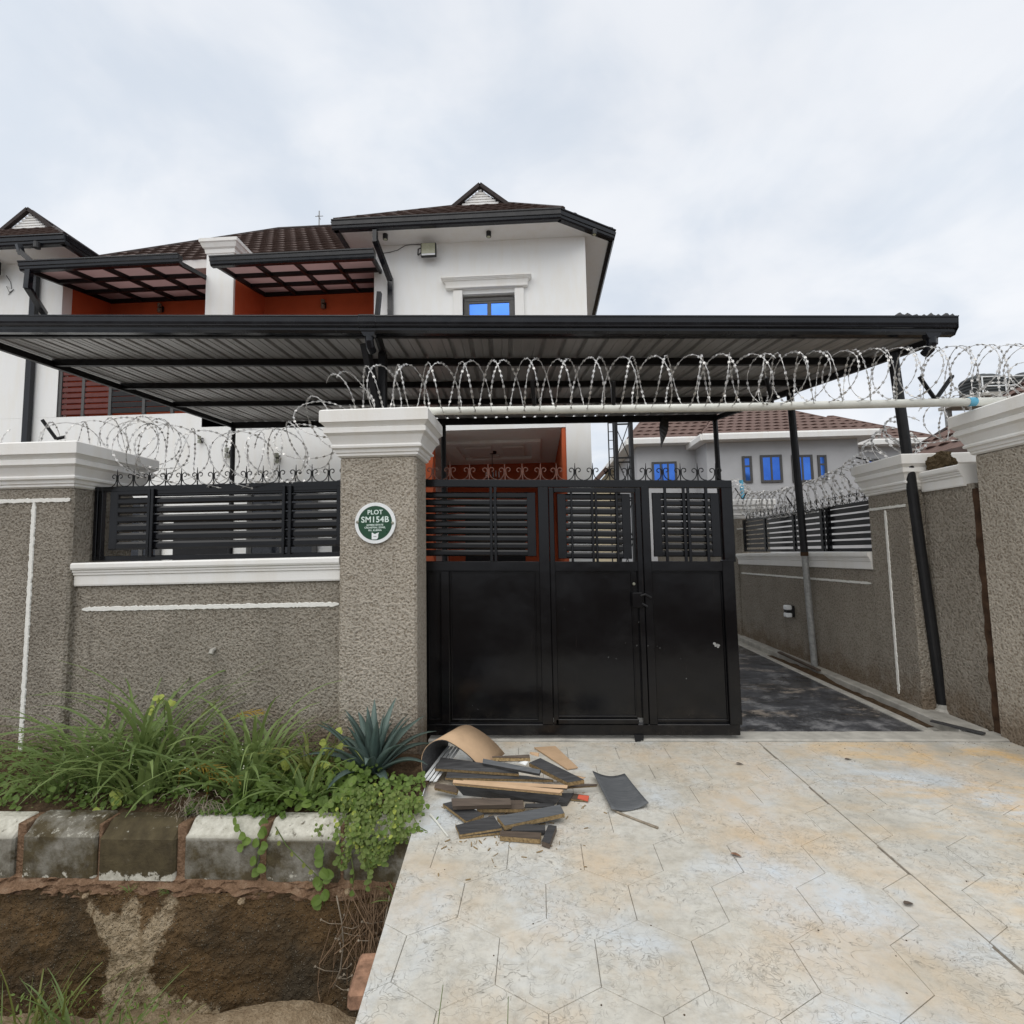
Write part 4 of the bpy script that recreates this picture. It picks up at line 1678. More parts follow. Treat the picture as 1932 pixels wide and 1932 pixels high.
cr = .215
coil('razor_wire', 'coil of razor wire running along the white pipe over the gate',
     [(-1.62, 4.22, 2.92), (-1.35, 4.24, 2.98), (0.0, 4.25, 2.985), (2.05, 4.28, 2.97)], cr, .27, -.17, True, .08, 3, .0028, .0120)
coil('razor_wire', 'wider looser razor wire loops round the carport post above the yard opening',
     [(1.85, 4.28, 2.97), (3.0, 4.31, 2.99), (4.6, 4.36, 3.0)], cr, .22, .42, True, .10, 23, .0026, .0115)
coil('razor_wire', 'loose loops of razor wire dropping from the tall pillar onto the fence top',
     [(-1.62, 4.20, 2.86), (-1.86, 4.22, 2.62), (-2.05, 4.25, 2.45), (-2.45, 4.25, 2.43)], .24, .26, .9, True, .12, 5, .0028, .012, phase=1.1)
coil('razor_wire', 'sparse sagging loops of razor wire above the front fence',
     [(-2.35, 4.25, 2.40), (-2.9, 4.25, 2.43), (-3.35, 4.3, 2.52), (-3.70, 4.5, 2.62)], .25, .30, .9, True, .15, 8, .0027, .0115)
coil('razor_wire', 'open loops of razor wire lying over the corner pillar cap',
     [(-3.55, 4.62, 2.66), (-4.0, 4.85, 2.76), (-4.5, 4.95, 2.76), (-5.1, 4.98, 2.74)], .24, .36, .9, True, .15, 11, .0027, .0115)
coil('razor_wire', 'dense razor wire coil along the inner wall above the slatted fence',
     [(3.78, 5.3, 2.74), (3.74, 6.1, 2.36), (3.74, 6.9, 2.26), (3.74, 8.2, 2.24), (3.76, 9.3, 2.36), (3.85, 10.2, 2.75)], .215, .20, -.10, True, .12, 14, .0036, .016, .03, .05)
coil('razor_wire', 'far tangle of razor wire rising behind the driveway pillar',
     [(3.95, 5.3, 2.80), (3.95, 4.9, 2.74), (4.05, 4.6, 2.80), (4.15, 4.2, 2.95)], .20, .28, .5, True, .12, 17, .0032, .012)
b = empty('wire_bracket', (3.80, 5.72, 2.46), 'black wire bracket leaning out from the inner pillar cap', 'bracket', 'black V brackets holding the razor wire')
MB().bar((0, 0, 0), (-.24, .12, .10), .03, .012).build('arm', MT['steel'], b)
for (y, lab) in ((7.6, 'short black wire bracket on the middle of the inner fence'), (9.5, 'black wire bracket on the farthest pillar beside the blue tube')):
    b = empty('wire_bracket', (3.74, y, 2.1 if y < 9 else 2.46), lab, 'bracket', 'black V brackets holding the razor wire')
    MB().bar((0, 0, 0), (-.12, .02, .22), .03, .012).build('arm', MT['steel'], b)
    MB().bar((0, 0, 0), (.12, .02, .20), .03, .012).build('arm', MT['steel'], b)
q = at(1402, 935, 9.8); q2 = at(1398, 906, 9.8)
tag(MB().tube([(q.x, 9.8, 2.44), (q2.x, 9.8, q2.z)], .035, 10).build('blue_tube', MT['bluepvc']), 'short bright blue plastic tube standing on the farthest pillar', 'tube')

# ================================================================== the duplex behind the carport
F = 9.8
house = empty('duplex_house', (-6.5, 12, 0), 'white two-storey duplex with brown tiled roofs and terracotta balconies behind the carport', 'house', 'houses')


def hp(m, name, mat, parent=None, smooth=False, fix=True):
    return child(m, name, MT[mat], parent or house, smooth, fix)


def wavy_courses(parent, e0, e1, r0, r1, n, mat, wave=.30, amp=.016, lift=.028, name='tile_course', skip=0):
    """tile courses between an eave line e0-e1 and a top line r0-r1 (same direction)"""
    e0, e1, r0, r1 = map(Vector, (e0, e1, r0, r1))
    nrm = (e1 - e0).cross(((r0 + r1) - (e0 + e1)))
    nrm.normalize()
    if nrm.z < 0:
        nrm = -nrm
    t_ = (e1 - e0).normalized()
    for k in range(skip, n):
        a0, a1 = e0.lerp(r0, k / n), e1.lerp(r1, k / n)
        b0, b1 = e0.lerp(r0, (k + 1) / n), e1.lerp(r1, (k + 1) / n)
        L = (a1 - a0).length
        m_ = max(3, int(L / wave * 6))
        vs, fs = [], []
        for i in range(m_ + 1):
            s = i / m_
            pa_, pb_ = a0.lerp(a1, s), b0.lerp(b1, s)
            x = t_.dot(pa_)
            xb = t_.dot(pb_)
            w = amp * math.sin(2 * PI * x / wave + k * PI) 
            wb = amp * math.sin(2 * PI * xb / wave + k * PI)
            drop = (pa_ - pb_).normalized() * (.02 + .018 * math.sin(2 * PI * x / wave + k * PI + 1.0))
            vs += [pa_ + nrm * .003, pa_ + drop + nrm * (lift - .014 + w), pa_ + drop + nrm * (lift + w), pb_ + nrm * (.002 + wb * .6)]
        for i in range(m_):
            a = i * 4
            fs += [(a, a + 4, a + 5, a + 1), (a + 1, a + 5, a + 6, a + 2), (a + 2, a + 6, a + 7, a + 3)]
        m = MB(); m.add(vs, fs)
        hp(m, name, mat, parent, fix=False)


def window(parent, x0, x1, y, z0, z1, panes, mat='alu', fw=.055, rows=None, glass='glass'):
    """framed window on a wall facing -Y at depth y"""
    fr = MB()
    fr.box(x0, x1, y - .03, y + .03, z1 - fw, z1, .004)
    fr.box(x0, x1, y - .03, y + .03, z0, z0 + fw, .004)
    fr.box(x0, x0 + fw, y - .028, y + .03, z0 + fw, z1 - fw)
    fr.box(x1 - fw, x1, y - .028, y + .03, z0 + fw, z1 - fw)
    w = hp(fr, 'window', mat, parent)
    n = panes
    xs = [x0 + fw + (x1 - x0 - 2 * fw) * i / n for i in range(n + 1)]
    rr = rows or [z0 + fw, z1 - fw]
    for i in range(n):
        for j in range(len(rr) - 1):
            a, b, c_, d_ = xs[i], xs[i + 1], rr[j], rr[j + 1]
            hp(MB().box(a + .012, b - .012, y - .004, y + .004, c_ + .012, d_ - .012), 'pane', glass, w)
            sf = MB()
            e = .04
            sf.box(a, b, y - .02, y + .02, d_ - e, d_)
            sf.box(a, b, y - .02, y + .02, c_, c_ + e)
            sf.box(a, a + e, y - .019, y + .02, c_ + e, d_ - e)
            sf.box(b - e, b, y - .019, y + .02, c_ + e, d_ - e)
            hp(sf, 'sash', mat, w)
    return w


SOF = 7.83
MIR = -13.0                                    # the left half mirrors x -> MIR - x


def mx(x, s):
    return x if s > 0 else MIR - x


def mbox(m, s, x0, x1, y0, y1, z0, z1, c=0):
    a, b = mx(x0, s), mx(x1, s)
    return m.box(min(a, b), max(a, b), y0, y1, z0, z1, c)


TX0, TX1 = -3.20, 1.06                          # tower front wall
WX0, WX1, WZ0, WZ1 = -1.45, -.31, 5.45, 6.735   # tower window
for s in (1, -1):
    # walls round the window opening
    m = MB()
    ZL = 4.503
    mbox(m, s, TX0, WX0, F, F + .22, ZL, SOF)
    mbox(m, s, WX1, TX1, F, F + .22, ZL, SOF)
    mbox(m, s, WX0, WX1, F, F + .22, WZ1, SOF)
    mbox(m, s, WX0, WX1, F, F + .22, ZL, WZ0)
    mbox(m, s, TX1 - .22, TX1, F + .22, 20, 0, SOF)
    hp(m, 'tower_wall', 'white2')
    m = MB()
    mbox(m, s, TX0, TX0 + .2, F + .22, 11.0, 4.51, SOF)
    hp(m, 'tower_side_wall', 'orange')
    m = MB()
    mbox(m, s, .583, TX1, F, F + .218, 0, 4.5)
    mbox(m, s, .583, TX1 - .223, F + .25, 14, 0, 4.5)
    hp(m, 'porch_side_wall', 'white2')
    if s > 0:
        w = window(house, WX0 + .06, WX1 - .06, F + .10, WZ0, WZ1 - .05, 2, fw=.07)
        for (x0, x1) in ((-1.585, -1.40), (-.36, -.175)):
            hp(MB().box(x0, x1, F - .06, F - .001, 4.9, 6.80, .006), 'window_pilaster', 'white', w)
        LX = [(.0, 0), (.03, .01), (.035, .045), (.02, .05), (.05, .14), (.07, .145), (.075, .16), (.09, .165), (.095, .18), (.11, .185), (.11, .215), (0.0, .225)]
        m = MB()
        # lintel moulding returned at both ends
        prof = [(a, 6.815 + b) for a, b in LX]
        vs, fs = [], []
        for o_, z in prof:
            vs += [(-1.70 - o_, F - .001, z), (-1.70 - o_, F - .07 - o_, z), (-.13 + o_, F - .07 - o_, z), (-.13 + o_, F - .001, z)]
        for i in range(len(prof) - 1):
            for k in range(3):
                a = i * 4 + k
                fs.append((a, a + 1, a + 5, a + 4))
        fs.append((0, 3, 2, 1)); fs.append(tuple(range(len(vs) - 4, len(vs))))
        m.add(vs, fs)
        hp(m, 'window_lintel', 'white', w)
    if s < 0:
        window(house, MIR - WX1 + .06, MIR - WX0 - .06, F + .10, WZ0, WZ1 - .05, 2, fw=.07)
    # soffit and gutter of the tower roof, with its cut corner
    EV = [(-3.72, 9.25), (.50, 9.25), (1.57, 9.95), (1.57, 20)]
    pts = [(-3.72, 20)] + EV
    pl = [(mx(x, s), y, SOF) for x, y in pts]
    m = MB().slab(pl if s > 0 else pl[::-1], (0, 0, .03))
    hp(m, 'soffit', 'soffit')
    GU = [(-.02, -.02), (.07, -.02), (.085, .01), (.09, .05), (.11, .06), (.115, .13), (.135, .145), (.135, .165), (-.02, .165)]
    run = [(-3.72, 14.0)] + EV
    for k in range(len(run) - 1):
        (xa, ya), (xb, yb) = run[k], run[k + 1]
        xa, xb = mx(xa, s), mx(xb, s)
        d = Vector((xb - xa, yb - ya, 0)).normalized()
        side = Vector((d.y, -d.x, 0)) if s > 0 else Vector((-d.y, d.x, 0))
        e = .10 if k in (1,) else .0
        m = MB().profile((xa - d.x * e, ya - d.y * e, SOF - .01), (xb + d.x * .06, yb + d.y * .06, SOF - .01), GU, side)
        hp(m, 'gutter', 'gutter')
    # roof: front hip with a louvred gablet
    ZE = SOF + .15
    pit = .80
    GYF = 10.95
    hz = ZE + (GYF - 9.2) * pit
    gx0, gx1 = -1.75, -.52
    core = MB()
    A, B, C_, D_ = (mx(-3.78, s), 9.2, ZE), (mx(.60, s), 9.2, ZE), (mx(gx1, s), GYF, hz), (mx(gx0, s), GYF, hz)
    core.poly([A, B, C_, D_])
    rz = hz + .45
    apex = (mx(-1.14, s), GYF + .12, rz)
    back = (mx(-1.14, s), 20, rz)
    E1, E2 = (mx(1.62, s), 9.92, ZE), (mx(1.62, s), 20, ZE)
    core.poly([B, E1, C_])
    core.poly([E1, E2, back, apex, C_])
    core.poly([A, D_, apex, back, (mx(-3.78, s), 20, ZE)])
    rf = hp(core, 'tower_roof', 'roof', fix=False)
    wavy_courses(rf, A, B, D_, C_, 6, 'roof', .30, .011, .066)
    wavy_courses(rf, B, E1, C_, (C_[0] + .001 * s, C_[1] + .001, C_[2]), 8, 'roof')
    m = MB()
    for p, q in ((A, D_), (B, C_), (E1, C_)):
        p, q = Vector(p), Vector(q)
        m.tube([p + Vector((0, 0, .02)), q + Vector((0, 0, .02))], .055, 7)
    m.tube([Vector(apex) + Vector((0, -.1, .02)), Vector(back) + Vector((0, 0, .02))], .06, 7)
    hp(m, 'ridge_cap', 'ridge', rf)
    # gablet
    gy = GYF - .02
    cx = mx(-1.14, s)
    gb_ = hp(MB().slab([(cx - .58, gy + .06, hz + .01), (cx + .58, gy + .06, hz + .01), (cx, gy + .06, rz - .03)], (0, .05, 0)), 'gablet', 'ridge')
    for k in range(6):
        z0 = hz + .04 + k * .062
        hw_ = .52 * (1 - (z0 + .045 - hz) / (rz - hz - .03))
        if hw_ < .03:
            continue
        hp(MB().box(cx - hw_, cx + hw_, gy - .005 - .0, gy + .03, z0, z0 + .044), 'louvre_slat', 'white2', gb_)
    m = MB()
    for sg in (-1, 1):
        m.bar((cx + sg * .66, gy - .03, hz - .05), (cx, gy - .03, rz + .035), .08, .09, (0, 1, 0))
    hp(m, 'gablet_verge', 'ridge', gb_)

# downpipe of the right tower
d0 = at(708, 436, 9.25)
m = MB().bar((d0.x, 9.25, 7.80), (d0.x, 9.25, 7.55), .10, .08).bar((d0.x, 9.25, 7.60), (d0.x + .16, 9.70, 7.05), .10, .08).bar((d0.x + .16, 9.72, 7.10), (d0.x + .16, 9.72, 3.4), .10, .08, (0, 1, 0))
hp(m, 'downpipe', 'gutter')
# downpipes of the left tower
d1 = at(35, 468, 9.1)
m = MB().bar((d1.x, 9.1, 7.78), (d1.x + .02, 9.15, 7.6), .09, .09).bar((d1.x, 9.12, 7.66), (d1.x + .38, 9.2, 7.30), .09, .09)
hp(m, 'downpipe', 'gutter')
d2 = at(56, 530, 9.1)
qa, qb, qc = at(56, 505, 9.02), at(52, 545, 9.02), at(84, 592, 9.62)
m = MB().bar(qa, qb, .10, .09, (0, 1, 0)).bar(qb + Vector((0, 0, .03)), qc, .10, .09)
qd = at(66, 540, 9.72)
m.bar((qd.x, 9.72, qd.z + .4), (qd.x, 9.72, 0.1), .12, .09, (0, 1, 0))
hp(m, 'downpipe', 'gutter')

# balcony bays
BYB = 11.0
hp(MB().box(-9.8, TX0, BYB, BYB + .2, 3.9, 8.6), 'balcony_back_wall', 'orange')
px0, px1 = -6.715, -6.13
m = MB().box(px0, px1, F, F + .06, 4.2, 7.86)
hp(m, 'balcony_pillar', 'white2')
hp(MB().box(px0, px1, F + .062, BYB, 3.9, 7.86), 'partition_wall', 'orange')
m = MB().rect_mould(px0, px1, F, BYB - .02, [(0, 7.83), (.02, 7.84), (.03, 7.92), (.06, 7.95), (.09, 8.03), (.11, 8.05), (.11, 8.12), (.02, 8.15)])
hp(m, 'pillar_cap', 'white')
# roof pieces behind the balconies
mr0, mr1 = Vector((-7.45, 14.0, 11.15)), Vector((-2.4, 14.0, 11.15))
me0, me1 = Vector((-10.9, 10.55, 8.2)), Vector((-2.4, 10.55, 8.2))
core = MB()
core.poly([me0, me1, mr1, mr0])
core.poly([me0, mr0, (-7.45, 20, 11.15), (-10.9, 20, 8.2)])
core.poly([mr0, mr1, (-2.4, 17.5, 8.2), (-7.45, 17.5, 8.2)])
mrf = hp(core, 'main_roof', 'roof', fix=False)
wavy_courses(mrf, me0, me1, mr0, mr1, 12, 'roof', .30, .011, .066)
m = MB().tube([me0 + Vector((0, 0, .03)), mr0 + Vector((0, 0, .03))], .06, 7).tube([mr0 + Vector((0, 0, .03)), mr1 + Vector((0, 0, .03))], .06, 7)
hp(m, 'ridge_cap', 'ridge', mrf)
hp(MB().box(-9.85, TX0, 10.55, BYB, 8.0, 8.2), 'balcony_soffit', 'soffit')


def canopy(fx0, fx1, bx0, bx1, zf, zb, label, cols=4, rows=3):
    c = hp(MB().bar((bx0, BYB - .03, zb - .05), (bx1, BYB - .03, zb - .05), .05, .09), 'canopy', 'steel')
    yf, yb = 9.05, BYB - .03

    def P(s, t):
        return Vector((fx0 + (fx1 - fx0) * s, yf, zf)).lerp(Vector((bx0 + (bx1 - bx0) * s, yb, zb)), t)
    for i in range(cols + 1):
        s = i / cols
        hp(MB().bar(P(s, 0) - Vector((0, 0, .05)), P(s, 1) - Vector((0, 0, .05)), .055, .085), 'canopy_rafter', 'steel', c)
    for j in range(rows):
        t = j / rows
        hp(MB().bar(P(0, t) - Vector((0, 0, .046)), P(1, t) - Vector((0, 0, .046)), .055, .08), 'canopy_batten', 'steel', c)
    for i in range(cols):
        for j in range(rows):
            q = [P(i / cols, j / rows), P((i + 1) / cols, j / rows), P((i + 1) / cols, (j + 1) / rows), P(i / cols, (j + 1) / rows)]
            hp(MB().slab([p + Vector((0, 0, -.004)) for p in q], (0, 0, .012)), 'canopy_sheet', 'polycarb', c)
    GU = [(-.02, -.09), (.06, -.09), (.08, -.06), (.085, -.02), (.105, -.01), (.11, .05), (.13, .06), (.13, .08), (-.02, .08)]
    hp(MB().profile((fx0 - .10, yf, zf), (fx1 + .05, yf, zf), GU, (0, -1, 0)), 'canopy_gutter', 'gutter', c)
    return c


canopy(-9.78, -6.74, -9.80, -6.72, 7.255, 7.60, 'l')
canopy(-5.98, -2.98, -6.12, -3.21, 7.17, 7.60, 'r')
# balcony parapet and ground-floor front wall
hp(MB().box(-9.98, -2.62, F, F + .20, 0, 4.50), 'front_wall', 'white2')
hp(MB().box(-13.6, -9.982, F, F + .2, 0, 4.5), 'front_wall', 'white2')
hp(MB().box(-9.98, -2.62, F + .2, BYB, 4.0, 4.2), 'balcony_floor', 'darkwall')
# louvred balcony railing with red-brown slats
rl = hp(MB().box(-9.80, -9.73, F + .02, F + .08, 4.52, 5.62), 'balcony_railing', 'alu')
for x in (-9.30, -8.72, -8.0, -7.4):
    hp(MB().box(x, x + .06, F + .025, F + .075, 4.52, 5.62), 'railing_post', 'alu', rl)
for k in range(9):
    z = 4.56 + k * .118
    hp(MB().box(-9.73, -8.66, F + .035, F + .065, z, z + .085, .004), 'railing_slat', 'redslat', rl)
    hp(MB().box(-8.66, -7.0, F + .035, F + .065, z, z + .105, .004), 'railing_slat', 'steel', rl)
hp(MB().box(-9.98, -9.80, F + .01, F + .1, 4.5, 6.6), 'orange_jamb', 'orange2')
# ground-floor windows seen through the fence
window(house, -8.25, -7.45, F - .035, 1.1, 2.75, 2, glass='darkglass')
window(house, -5.7, -4.3, F - .035, 1.1, 3.02, 2, glass='darkglass')
hp(MB().box(-7.2, -6.0, F - .05, F - .004, 0, 2.45, .01), 'added_dark_panel', 'steel')  # invented panel, added to darken the view through the fence
hp(MB().box(-4.0, -2.75, F - .05, F - .004, 0, 2.4, .01), 'added_dark_side_panel', 'steel')  # second invented panel, dark for the same view
# porch
PZ = 3.98
hp(MB().box(-2.62, -2.42, F + .2, 13.8, 0, PZ + .1), 'porch_left_wall', 'white2')
hp(MB().box(-2.42, .58, 13.72, 13.9, 0, PZ + .1), 'porch_back_wall', 'orange2')
hp(MB().box(.50, .578, F + .02, 13.72, 0, PZ + .1), 'porch_right_face', 'orange2')
pcl = hp(MB().box(-2.42, .50, F + .25, 13.72, PZ, PZ + .12), 'porch_ceiling', 'white2')
hp(MB().box(-2.617, .58, F, F + .248, PZ + .0, 4.5), 'porch_beam', 'white2')
m = MB()
for (x0, x1, y0, y1) in ((-2.0, .1, 10.75, 11.0), (-2.0, .1, 12.7, 12.95), (-2.0, -1.78, 11.0, 12.7), (-.12, .1, 11.0, 12.7)):
    m.box(x0, x1, y0, y1, PZ - .07, PZ - .002, .01)
hp(m, 'ceiling_border', 'white2', pcl)
for (x0, x1) in ((-1.62, -1.02), (-.78, -.28)):
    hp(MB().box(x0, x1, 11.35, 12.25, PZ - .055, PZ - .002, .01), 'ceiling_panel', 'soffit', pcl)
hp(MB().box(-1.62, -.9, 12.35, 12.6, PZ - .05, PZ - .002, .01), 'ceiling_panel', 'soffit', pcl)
# porch door and window openings on the back wall
dr = hp(MB().box(-1.95, -.35, 13.66, 13.715, .25, 2.85), 'porch_door', 'steel')
hp(MB().box(-1.15, -1.11, 13.60, 13.66, 1.3, 1.7), 'door_handle', 'screw', dr)
hp(MB().box(-2.42, .50, F - .25, 13.72, -.05, .16), 'porch_floor', 'plainconc')
rg = hp(MB().box(-2.42, .50, F + .05, F + .10, 1.05, 1.11), 'porch_railing', 'steel')
for k in range(6):
    hp(MB().box(-.42, .50, F + .06, F + .09, .22 + k * .14, .31 + k * .14), 'railing_slat', 'steel', rg)
hp(MB().box(-2.30, -2.05, F + .15, F + .40, .16, PZ - .14), 'porch_column', 'orange2')
# side windows' blue strip under the left eave is omitted; rear body closes the house
hp(MB().box(-14.0, -13.9, F + .2, 20, 0, SOF), 'far_side_wall', 'white2')
hp(MB().box(-13.9, .84, 19.8, 20, 0, SOF), 'rear_wall', 'white2')


# ---------------------------------------------------------------- fittings on the house
def floodlight(u, v, Y, label):
    c = at(u, v, Y)
    r = empty('floodlight', (c.x, Y, c.z), label, 'floodlight', 'floodlights on the house')
    MB().box(-.155, .155, -.20, -.13, -.14, .14, .012).build('housing', MT['plastic'], r)
    MB().box(-.135, .135, -.206, -.201, -.085, .125).build('lens', MT['lampglass'], r)
    MB().box(-.135, .135, -.205, -.201, -.125, -.09).build('driver_strip', MT['signwhite'], r)
    MB().tube([(-.155, -.16, .05), (-.22, -.12, .06), (-.25, -.02, .0), (-.22, -.1, -.05), (-.16, -.15, -.04)], .012, 6).build('bracket', MT['plastic'], r)
    return r


fl = floodlight(812, 481, F, 'square floodlight on the white tower wall beside the terracotta balcony')
cable = [at(u, v, F - .012) for u, v in ((720, 478), (735, 476), (750, 472), (765, 463), (778, 461), (792, 461), (800, 468), (803, 480))]
MB().tube([p - Vector((fl.location.x, fl.location.y, fl.location.z)) for p in cable], .006, 5).build('cable', MT['plastic'], fl)
fl2 = floodlight(2, 515, F, 'square floodlight cut by the photo edge on the far tower')
MB().tube([p - Vector(fl2.location) for p in [at(u, v, F - .012) for u, v in ((12, 520), (20, 532), (22, 545), (12, 540), (18, 552), (26, 546), (16, 556))]], .006, 5).build('cable', MT['plastic'], fl2)
for u, v, lab in ((727, 446, 'black eave spotlight nearest the corner downpipe'), (922, 441, 'black eave spotlight above the tower window'), (1121, 437, 'black eave spotlight at the outer corner of the tower roof')):
    p = atZ(u, v, SOF - .04)
    r = empty('eave_spotlight', (p.x, p.y, SOF), lab, 'spotlight', 'eave spotlights')
    MB().lathe((0, 0, 0), [(.05, -.10), (.05, -.002)], 12).build('can', MT['plastic'], r)
    MB().lathe((0, 0, -.101), [(.035, -.004), (.035, 0)], 12).build('lens', MT['lampglass'], r)
p = atZ(70, 461, SOF - .04)
r = empty('eave_spotlight', (p.x, p.y, SOF), 'black eave spotlight under the far tower roof', 'spotlight', 'eave spotlights')
MB().lathe((0, 0, 0), [(.06, -.12), (.06, -.002)], 12).build('can', MT['plastic'], r)


def wall_lamp(u, v, Y, label, k=1.0):
    c = at(u, v, Y)
    r = empty('wall_lamp', (c.x, Y, c.z), label, 'wall lamp', 'wall lamps')
    MB().box(-.05 * k, .05 * k, -.03, -.002, -.07 * k, .07 * k, .006).build('back_plate', MT['plastic'], r)
    MB().lathe((0, -.08, -.10 * k), [(.045 * k, 0), (.045 * k, .085 * k)], 12).build('lower_shade', MT['screw'], r)
    MB().lathe((0, -.08, .015 * k), [(.045 * k, 0), (.045 * k, .085 * k)], 12).build('upper_shade', MT['screw'], r)
    return r


wall_lamp(306, 584, BYB, 'small twin wall lamp on the shaded terracotta wall left of the pillar')
wall_lamp(612, 577, BYB, 'small twin wall lamp on the terracotta wall right of the pillar')
wall_lamp(525, 866, F, 'black wall lamp on the shaded white ground-floor wall')
wall_lamp(433, 856, F, 'black wall lamp on the white wall just beside the carport corner post')
wall_lamp(381, 831, F, 'smallest black lamp high on the sunlit white wall', .7)
# lamp on the inner wall (faces -X)
c = atX(1497, 1153, 3.63)
r = empty('wall_lamp', (3.63, c.y, c.z), 'white and black two-part lamp on the inner wall beyond the gate', 'wall lamp', 'wall lamps')
MB().box(-.04, -.002, -.05, .05, -.08, .08, .008).build('back_plate', MT['plastic'], r)
MB().box(-.12, -.041, -.055, .055, .02, .085, .012).build('upper_shade', MT['signwhite'], r)
MB().box(-.12, -.041, -.055, .055, -.085, -.02, .012).build('lower_shade', MT['signwhite'], r)
MB().box(-.11, -.042, -.045, .045, -.02, .02).build('band', MT['plastic'], r)
# porch chandelier
ch = empty('porch_pendant', (-1.05, 12.0, PZ), 'dark pendant lamp with candle tubes hanging in the porch', 'pendant lamp')
MB().lathe((0, 0, 0), [(.02, -.06), (.10, -.05), (.11, -.002)], 16).build('ceiling_rose', MT['steel'], ch)
MB().tube([(0, 0, -.05), (0, 0, -.60)], .009, 6).build('stem', MT['steel'], ch)
for k in range(5):
    a = 2 * PI * k / 5 + .3
    x, y = .16 * math.cos(a), .16 * math.sin(a)
    MB().tube([(0, 0, -.60), (x * .6, y * .6, -.66), (x, y, -.62)], .008, 5).build('arm', MT['steel'], ch)
    MB().tube([(x, y, -.62), (x, y, -.48)], .013, 6).build('candle', MT['signwhite'], ch)
# antenna far behind the roof
p = at(602, 424, 30)
an = empty('antenna', (p.x, 30, 0), 'thin antenna mast showing above the main roof ridge', 'antenna')
zt = at(602, 398, 30).z
MB().tube([(0, 0, 0), (0, 0, zt)], .035, 6).build('mast', MT['galvpole'], an)
MB().tube([(-.25, 0, zt - .35), (.25, 0, zt - .35)], .02, 5).build('crossbar', MT['galvpole'], an)
MB().tube([(0, -.2, zt - .42), (0, .2, zt - .42)], .02, 5).build('crossbar', MT['galvpole'], an)

# ================================================================== neighbouring buildings
nb = empty('grey_house', (9.5, 26, 0), 'grey two-storey neighbour house with blue windows and brown roof seen past the carport', 'house', 'houses')


def roof_block(parent, x0, x1, y0, y1, ze, rise, inset, mat='roof2', left_hip=True, right_hip=True, n=14, ridge_y=None):
    ry = ridge_y or (y0 + y1) / 2
    a, b = Vector((x0, y0, ze)), Vector((x1, y0, ze))
    c, d = Vector((x1 - (inset if right_hip else 0), ry, ze + rise)), Vector((x0 + (inset if left_hip else 0), ry, ze + rise))
    e, f_ = Vector((x1, y1, ze)), Vector((x0, y1, ze))
    core = MB()
    core.poly([a, b, c, d]); core.poly([b, e, c]); core.poly([e, f_, d, c]); core.poly([f_, a, d])
    r = hp(core, 'roof', mat, parent, fix=False)
    wavy_courses(r, a, b, d, c, n, mat, .42, .024, .045)
    if left_hip:
        wavy_courses(r, f_, a, d, d + Vector((0, -.01, 0)), n, mat, .42, .024, .045)
    m = MB().tube([a, d], .06, 6).tube([b, c], .06, 6).tube([c, d], .06, 6)
    hp(m, 'ridge_cap', 'roof2', r)
    m = MB()
    m.profile((x0, y0 + .02, ze), (x1, y0 + .02, ze), [(0, -.28), (.10, -.26), (.12, -.05), (.10, .02), (0, .02)], (0, -1, 0))
    m.profile((x0 + .02, y1, ze), (x0 + .02, y0, ze), [(0, -.28), (.10, -.26), (.12, -.05), (.10, .02), (0, .02)], (-1, 0, 0))
    m.profile((x1 - .02, y1, ze), (x1 - .02, y0, ze), [(0, -.28), (.10, -.26), (.12, -.05), (.10, .02), (0, .02)], (1, 0, 0))
    m.box(x0 + .05, x1 - .05, y0 + .05, y1 - .05, ze - .26, ze - .2)
    hp(m, 'fascia', 'white2', parent)
    return r


YN, YM = 25.0, 23.4
xa0, xa1, xb1 = at(1201, 860, YN).x, at(1333, 860, YM).x, at(1620, 860, YM).x
ze1, ze2 = at(1260, 826, YN - .6).z, at(1480, 815, YM - .6).z
hp(MB().box(xa0, xa1 + .02, YN, YN + 9, 0, ze1 - .2), 'wall', 'greywall', nb)
hp(MB().box(xa1, xb1, YM, YM + 10, 0, ze2 - .2), 'wall', 'greywall', nb)
roof_block(nb, xa0 - .5, xa1 + 2.2, YN - .6, YN + 9, ze1, 3.2, 2.6, n=12, right_hip=False)
roof_block(nb, xa1 - .35, xb1 + .55, YM - .6, YM + 10.5, ze2, 3.0, 3.2, n=12)
xc1 = at(1742, 860, 27).x
ze3 = at(1690, 828, 26.4).z
hp(MB().box(xb1 - .05, xc1, 27, 33, 0, ze3 - .2), 'wall', 'greywall', nb)
roof_block(nb, xb1 - .4, xc1 + .5, 26.4, 34, ze3, 2.2, 3.0, n=9)


def nwin(u0, u1, v0, v1, Y, panes, rows=None):
    a, b = at(u0, v0, Y), at(u1, v1, Y)
    z1, z0 = a.z, b.z
    rr = None
    if rows:
        rr = [z0 + .06, z0 + (z1 - z0) * .62, z1 - .06]
    return window(nb, a.x, b.x, Y - .035, z0, z1, panes, fw=.07, rows=rr)


nwin(1229, 1278, 872, 916, YN, 3)
nwin(1399, 1420, 861, 911, YM, 1, True)
nwin(1433, 1477, 859, 910, YM, 2)
nwin(1492, 1535, 859, 910, YM, 2)
nwin(1541, 1561, 859, 905, YM, 1, True)
nwin(1633, 1662, 866, 892, 27, 2)

